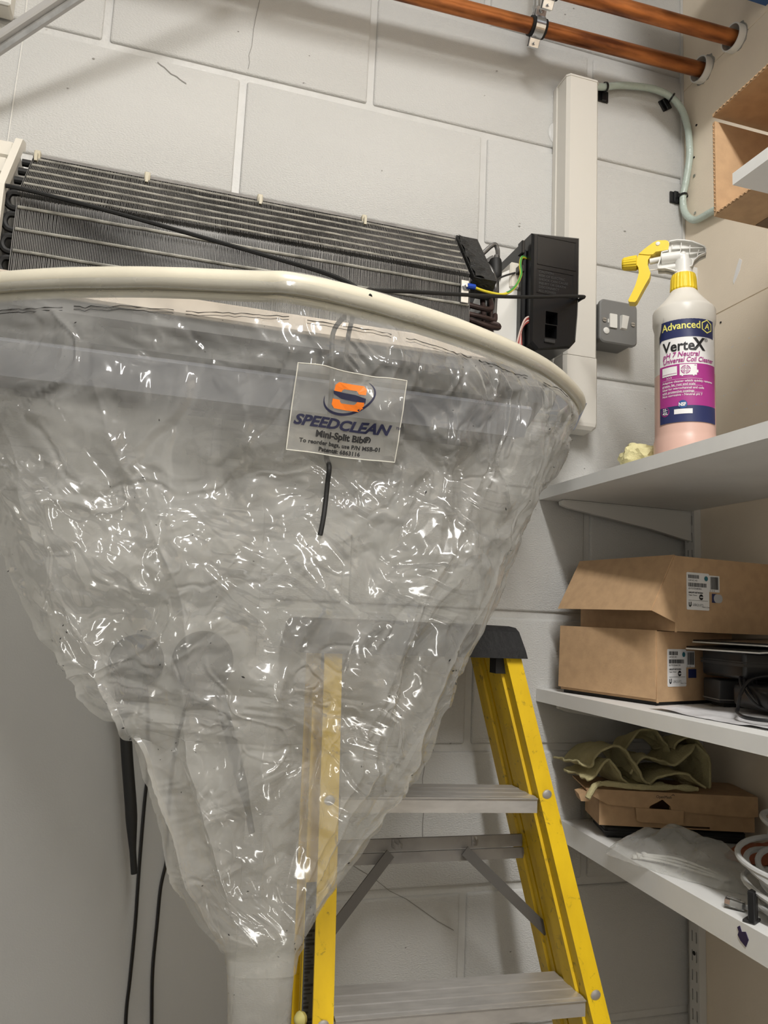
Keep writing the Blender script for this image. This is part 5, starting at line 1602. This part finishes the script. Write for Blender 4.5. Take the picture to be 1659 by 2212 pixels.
# yellow duster: arched folded sheets in one cloth
cl = thing('duster_cloth', 'crumpled yellow duster cloth thrown over the flat brown carton', 'cloth', (-.15, -.08, ZLOW + .05))
ZB = ZLOW + .0805
def clothsheet(path, y0, y1, seed, amp, th=.0034, skew=0.0):
    pth = smoothpath([(-.18 + (x + .168) * 1.12, 0, ZB + (z - ZB) * .98) for x, z in path], 8)
    n = len(pth); m = 30
    P = []
    for i, p in enumerate(pth):
        row = []
        for j in range(m + 1):
            t = j / m
            y = y0 - .004 + (y1 - y0) * t - .25 * (p.x + .19) + .012 * pnoise(Vector((i * .13, seed, t * 2)))
            w = amp * pnoise(Vector((p.x * 30 + seed, y * 30, p.z * 20))) + .0028 * pnoise(Vector((p.x * 85, y * 85 + seed, p.z * 60)))
            sag = 1 - .35 * t * (0.5 + .5 * pnoise(Vector((p.x * 12, seed, 4))))
            row.append((p.x + w + skew * t * (p.z - ZB), y, max(ZB + .0005, ZB + (p.z - ZB) * sag + w * .8)))
        P.append(row)
    g = G().grid(P)
    o_ = g.obj('fold', YCLOTH, cl)
    md = o_.modifiers.new('thickness', 'SOLIDIFY'); md.thickness = th; md.offset = 1
    return o_
clothsheet([(-.268, ZB + .034), (-.255, ZB + .030), (-.245, ZB + .048), (-.226, ZB + .062), (-.205, ZB + .058), (-.190, ZB + .030), (-.183, ZB + .010), (-.170, ZB + .008), (-.150, ZB + .018), (-.125, ZB + .026), (-.105, ZB + .010), (-.095, ZB + .002)], -.130, -.035, 1.3, .006, skew=.2)
clothsheet([(-.262, ZB + .010), (-.250, ZB + .018), (-.235, ZB + .040), (-.222, ZB + .030), (-.205, ZB + .004), (-.180, ZB + .003), (-.15, ZB + .006)], -.136, -.060, 6.1, .006)
clothsheet([(-.190, ZB + .020), (-.172, ZB + .044), (-.150, ZB + .040), (-.128, ZB + .034), (-.112, ZB + .052), (-.098, ZB + .066), (-.084, ZB + .050), (-.078, ZB + .020), (-.082, ZB + .002)], -.120, -.030, 3.7, .007)
clothsheet([(-.175, ZB + .050), (-.160, ZB + .078), (-.135, ZB + .082), (-.118, ZB + .066), (-.112, ZB + .05)], -.075, -.025, 9.2, .005)
clothsheet([(-.115, ZB + .060), (-.100, ZB + .080), (-.086, ZB + .074), (-.074, ZB + .045), (-.070, ZB + .015), (-.076, ZB + .002)], -.100, -.030, 12.2, .006)
P_ = smoothpath([(-.292, -.128, ZB - .014), (-.286, -.127, ZB - .006), (-.274, -.124, ZB + .005), (-.255, -.126, ZB + .007), (-.225, -.136, ZB + .005), (-.19, -.146, ZB + .004), (-.15, -.157, ZB + .006), (-.115, -.164, ZB + .004)], 7)
G().tube(P_, [.0045 + .002 * pnoise(Vector((i * .3, 2, 1))) for i in range(len(P_))], 10).obj('hem', YCLOTH, cl)

# clear grip bag with white cable ties
gb = thing('grip_seal_bag', 'small clear plastic bag of white cable ties lying on the low shelf', 'bag', (-.23, -.24, ZLOW))
def pillow(cx, cy, lx, ly, h, rot, seed, n=34):
    P = []
    for i in range(n + 1):
        row = []
        for j in range(n + 1):
            u_, v_ = i / n * 2 - 1, j / n * 2 - 1
            bul = max(0, (1 - abs(u_) ** 2.4)) * max(0, (1 - abs(v_) ** 2.2))
            x, y = u_ * lx * (1 - .12 * v_ * v_), v_ * ly * (1 - .18 * u_ * u_ + .1 * u_)
            w = pnoise(Vector((x * 22 + seed, y * 22, seed))) * .30 + pnoise(Vector((x * 60, y * 60 + seed, 0))) * .16
            c_, s_ = math.cos(rot), math.sin(rot)
            row.append((cx + x * c_ - y * s_, cy + x * s_ + y * c_, ZLOW + .0006 + max(0, h * bul * (1 + w)) + .004 * abs(pnoise(Vector((u_ * 3, v_ * 3, seed))))))
        P.append(row)
    return P
rt = math.radians(-62)
G().grid(pillow(-.218, -.258, .112, .052, .046, rt, 2.2)).obj('bag_film', FILM2, gb)
tie = []
for k in range(3):
    o_ = k * .005
    G().tube(smoothpath([(-.268 + o_, -.215 - o_, ZLOW + .004 + k * .003), (-.240 + o_, -.250 - o_, ZLOW + .006 + k * .004), (-.215 + o_, -.293, ZLOW + .004 + k * .002), (-.198 + o_ * .5, -.325, ZLOW + .003)], 6), .0017, 6, flat=.5).obj('cable_tie', WPLAS, gb)
    G().box(-.271 + o_, -.265 + o_, -.218 - o_, -.212 - o_, ZLOW + .002 + k * .003, ZLOW + .007 + k * .003, bev=.0008).obj('tie_head', WPLAS, gb)
ob2 = thing('orange_bag', 'crinkled dark orange plastic bag behind the clear bag of cable ties', 'bag', (-.12, -.20, ZLOW))
G().grid(pillow(-.075, -.248, .048, .028, .026, math.radians(-20), 5.5)).obj('bag_film', ORBAG, ob2)
cb2 = thing('crushed_clear_bag', 'crushed clear plastic bag behind the coiled grey network cables', 'bag', (-.13, -.33, ZLOW))
G().grid(pillow(-.092, -.352, .055, .045, .062, math.radians(20), 8.4, 44)).obj('bag_film', FILM4, cb2)
# coiled network cables
def coil(name, c, r, turns, pitch, m_, label, seed, tr_=.0030, squash=1.0, tiltx=.2, tilty=.12):
    t_ = thing(name, label, 'cable', (c[0], c[1], ZLOW), 'coiled network cables')
    rs = random.Random(seed)
    for k in range(turns):
        P_ = []
        rk = r * rs.uniform(.74, 1.06); dx, dy = rs.uniform(-.010, .010), rs.uniform(-.010, .010); tk = rs.uniform(-.06, .06)
        for i in range(40):
            a = 2 * math.pi * i / 40
            x, y = rk * math.cos(a), rk * squash * math.sin(a)
            z = c[2] + k * pitch + (tiltx + tk) * x + tilty * y + .003 * math.sin(2 * a + k)
            P_.append((c[0] + dx + x, c[1] + dy + y, max(ZLOW + tr_ + .0006, z)))
        G().tube(P_, tr_, 8, closed=True).obj('cable_turn', m_, t_)
    return t_
nc = coil('network_cable', (-.170, -.462, ZLOW + .005), .090, 7, .0090, GCABLE, 'pale grey network cable coiled on the low shelf with a clear plug', 4, tr_=.0036, tiltx=-.05)
coil('network_cable', (-.145, -.425, ZLOW + .082), .058, 3, .007, GCABLE, 'smaller coil of pale grey network cable lying on the larger coil', 5, tr_=.0040, tiltx=.1)
# clear plug
pm = Matrix.Translation((-.258, -.405, ZLOW + .0022)) @ Matrix.Rotation(math.radians(-48), 4, 'Z') @ Matrix.Rotation(math.radians(6), 4, 'Y')
pg = G().box(-.0115, .0115, -.006, .006, 0, .0085, bev=.0012, seg=2, M=pm).box(-.010, .006, -.0035, .0035, .0095, .0110, bev=.0005, M=pm)
plug = pg.obj('clear_plug', CLEAR, nc)
for k in range(8):
    G().box(-.0110, -.0055, -.0047 + k * .0013, -.0041 + k * .0013, .003, .0078, M=pm).obj('contact', mat('gold contact', (.65, .35, .20), .3, metal=.8), plug, smooth=False)
G().tube(smoothpath([tuple(pm @ Vector((.008, 0, .004))), tuple(pm @ Vector((.022, .001, .006))), (-.225, -.435, ZLOW + .012), (-.205, -.455, ZLOW + .02)], 6), .0030, 8).obj('cable_end', GCABLE, nc)
kb = thing('black_clip', 'small black plastic clip standing upright among the grey cables', 'clip', (-.262, -.447, ZLOW))
Mx = Matrix.Translation((-.268, -.446, ZLOW + .0006)) @ Matrix.Rotation(math.radians(28), 4, 'Z')
G().box(-.006, .006, -.004, .004, 0, .036, bev=.001, M=Mx).obj('clip_body', BPLAS, kb)
G().box(-.0035, -.0015, -.0046, -.0038, .006, .031, M=Mx).obj('clip_slot', DPLAS, kb, smooth=False)
G().box(-.006, .014, -.004, .010, 0, .003, bev=.0006, M=Mx).obj('clip_foot', DPLAS, kb)

# ================================================================== ANTENNAS on the grey cabinet (seen through the bag)
def antenna(bx, bz, r, rod, label, lean, cable):
    t_ = thing('antenna', label, 'antenna', (bx, -.06, bz), 'black antennas on the grey cabinet')
    G().lathe([(r, 0), (r, .012), (r * .93, .020), (r * .7, .026), (r * .3, .028)], 32, axisM((bx, -.0585, bz), (0, -1, 0))).obj('base', BPLAS2, t_)
    G().box(bx - .016, bx + .016, -.105, -.082, bz - .060, bz - .010, bev=.005).obj('hinge', BPLAS2, t_)
    G().tube(smoothpath(rod[0], 6), rod[1](6 * (len(rod[0]) - 1) + 1), 12).obj('rod', BPLAS2, t_)
    G().tube(smoothpath(cable, 8), .0024, 8).obj('lead', BPLAS, t_)
rad = lambda n: [.0078 if i < n * .55 else (.0078 - .0034 * min(1, (i - n * .55) / (n * .2))) for i in range(n)]
antenna(-.985, 1.468, .038, ([(-1.004, -.098, 1.438), (-.994, -.098, 1.395), (-.985, -.098, 1.335), (-.976, -.098, 1.279), (-.971, -.098, 1.240), (-.967, -.098, 1.21), (-.964, -.098, 1.190)], rad),
        'black stick antenna hanging straight down from a round base on the grey cabinet', 0,
        [(-.972, -.062, 1.45), (-.964, -.062, 1.40), (-.962, -.062, 1.378), (-.957, -.062, 1.321), (-.958, -.062, 1.271), (-.958, -.062, 1.185), (-.957, -.062, 1.113), (-.958, -.062, 1.042), (-.959, -.062, .989), (-.952, -.062, .87), (-.95, -.062, .4), (-.95, -.062, .02)])
antenna(-.893, 1.470, .044, ([(-.872, -.098, 1.44), (-.859, -.098, 1.398), (-.843, -.098, 1.350), (-.832, -.098, 1.315), (-.823, -.098, 1.287), (-.816, -.098, 1.262), (-.810, -.098, 1.237)], rad),
        'black stick antenna slanting aside from a round base, behind the plastic bag', 0,
        [(-.905, -.062, 1.44), (-.920, -.062, 1.36), (-.924, -.062, 1.30), (-.924, -.062, 1.233), (-.922, -.062, 1.195), (-.927, -.062, 1.159), (-.928, -.062, 1.111), (-.929, -.062, 1.051), (-.925, -.062, .985), (-.917, -.062, .87), (-.915, -.062, .4), (-.915, -.062, .02)])
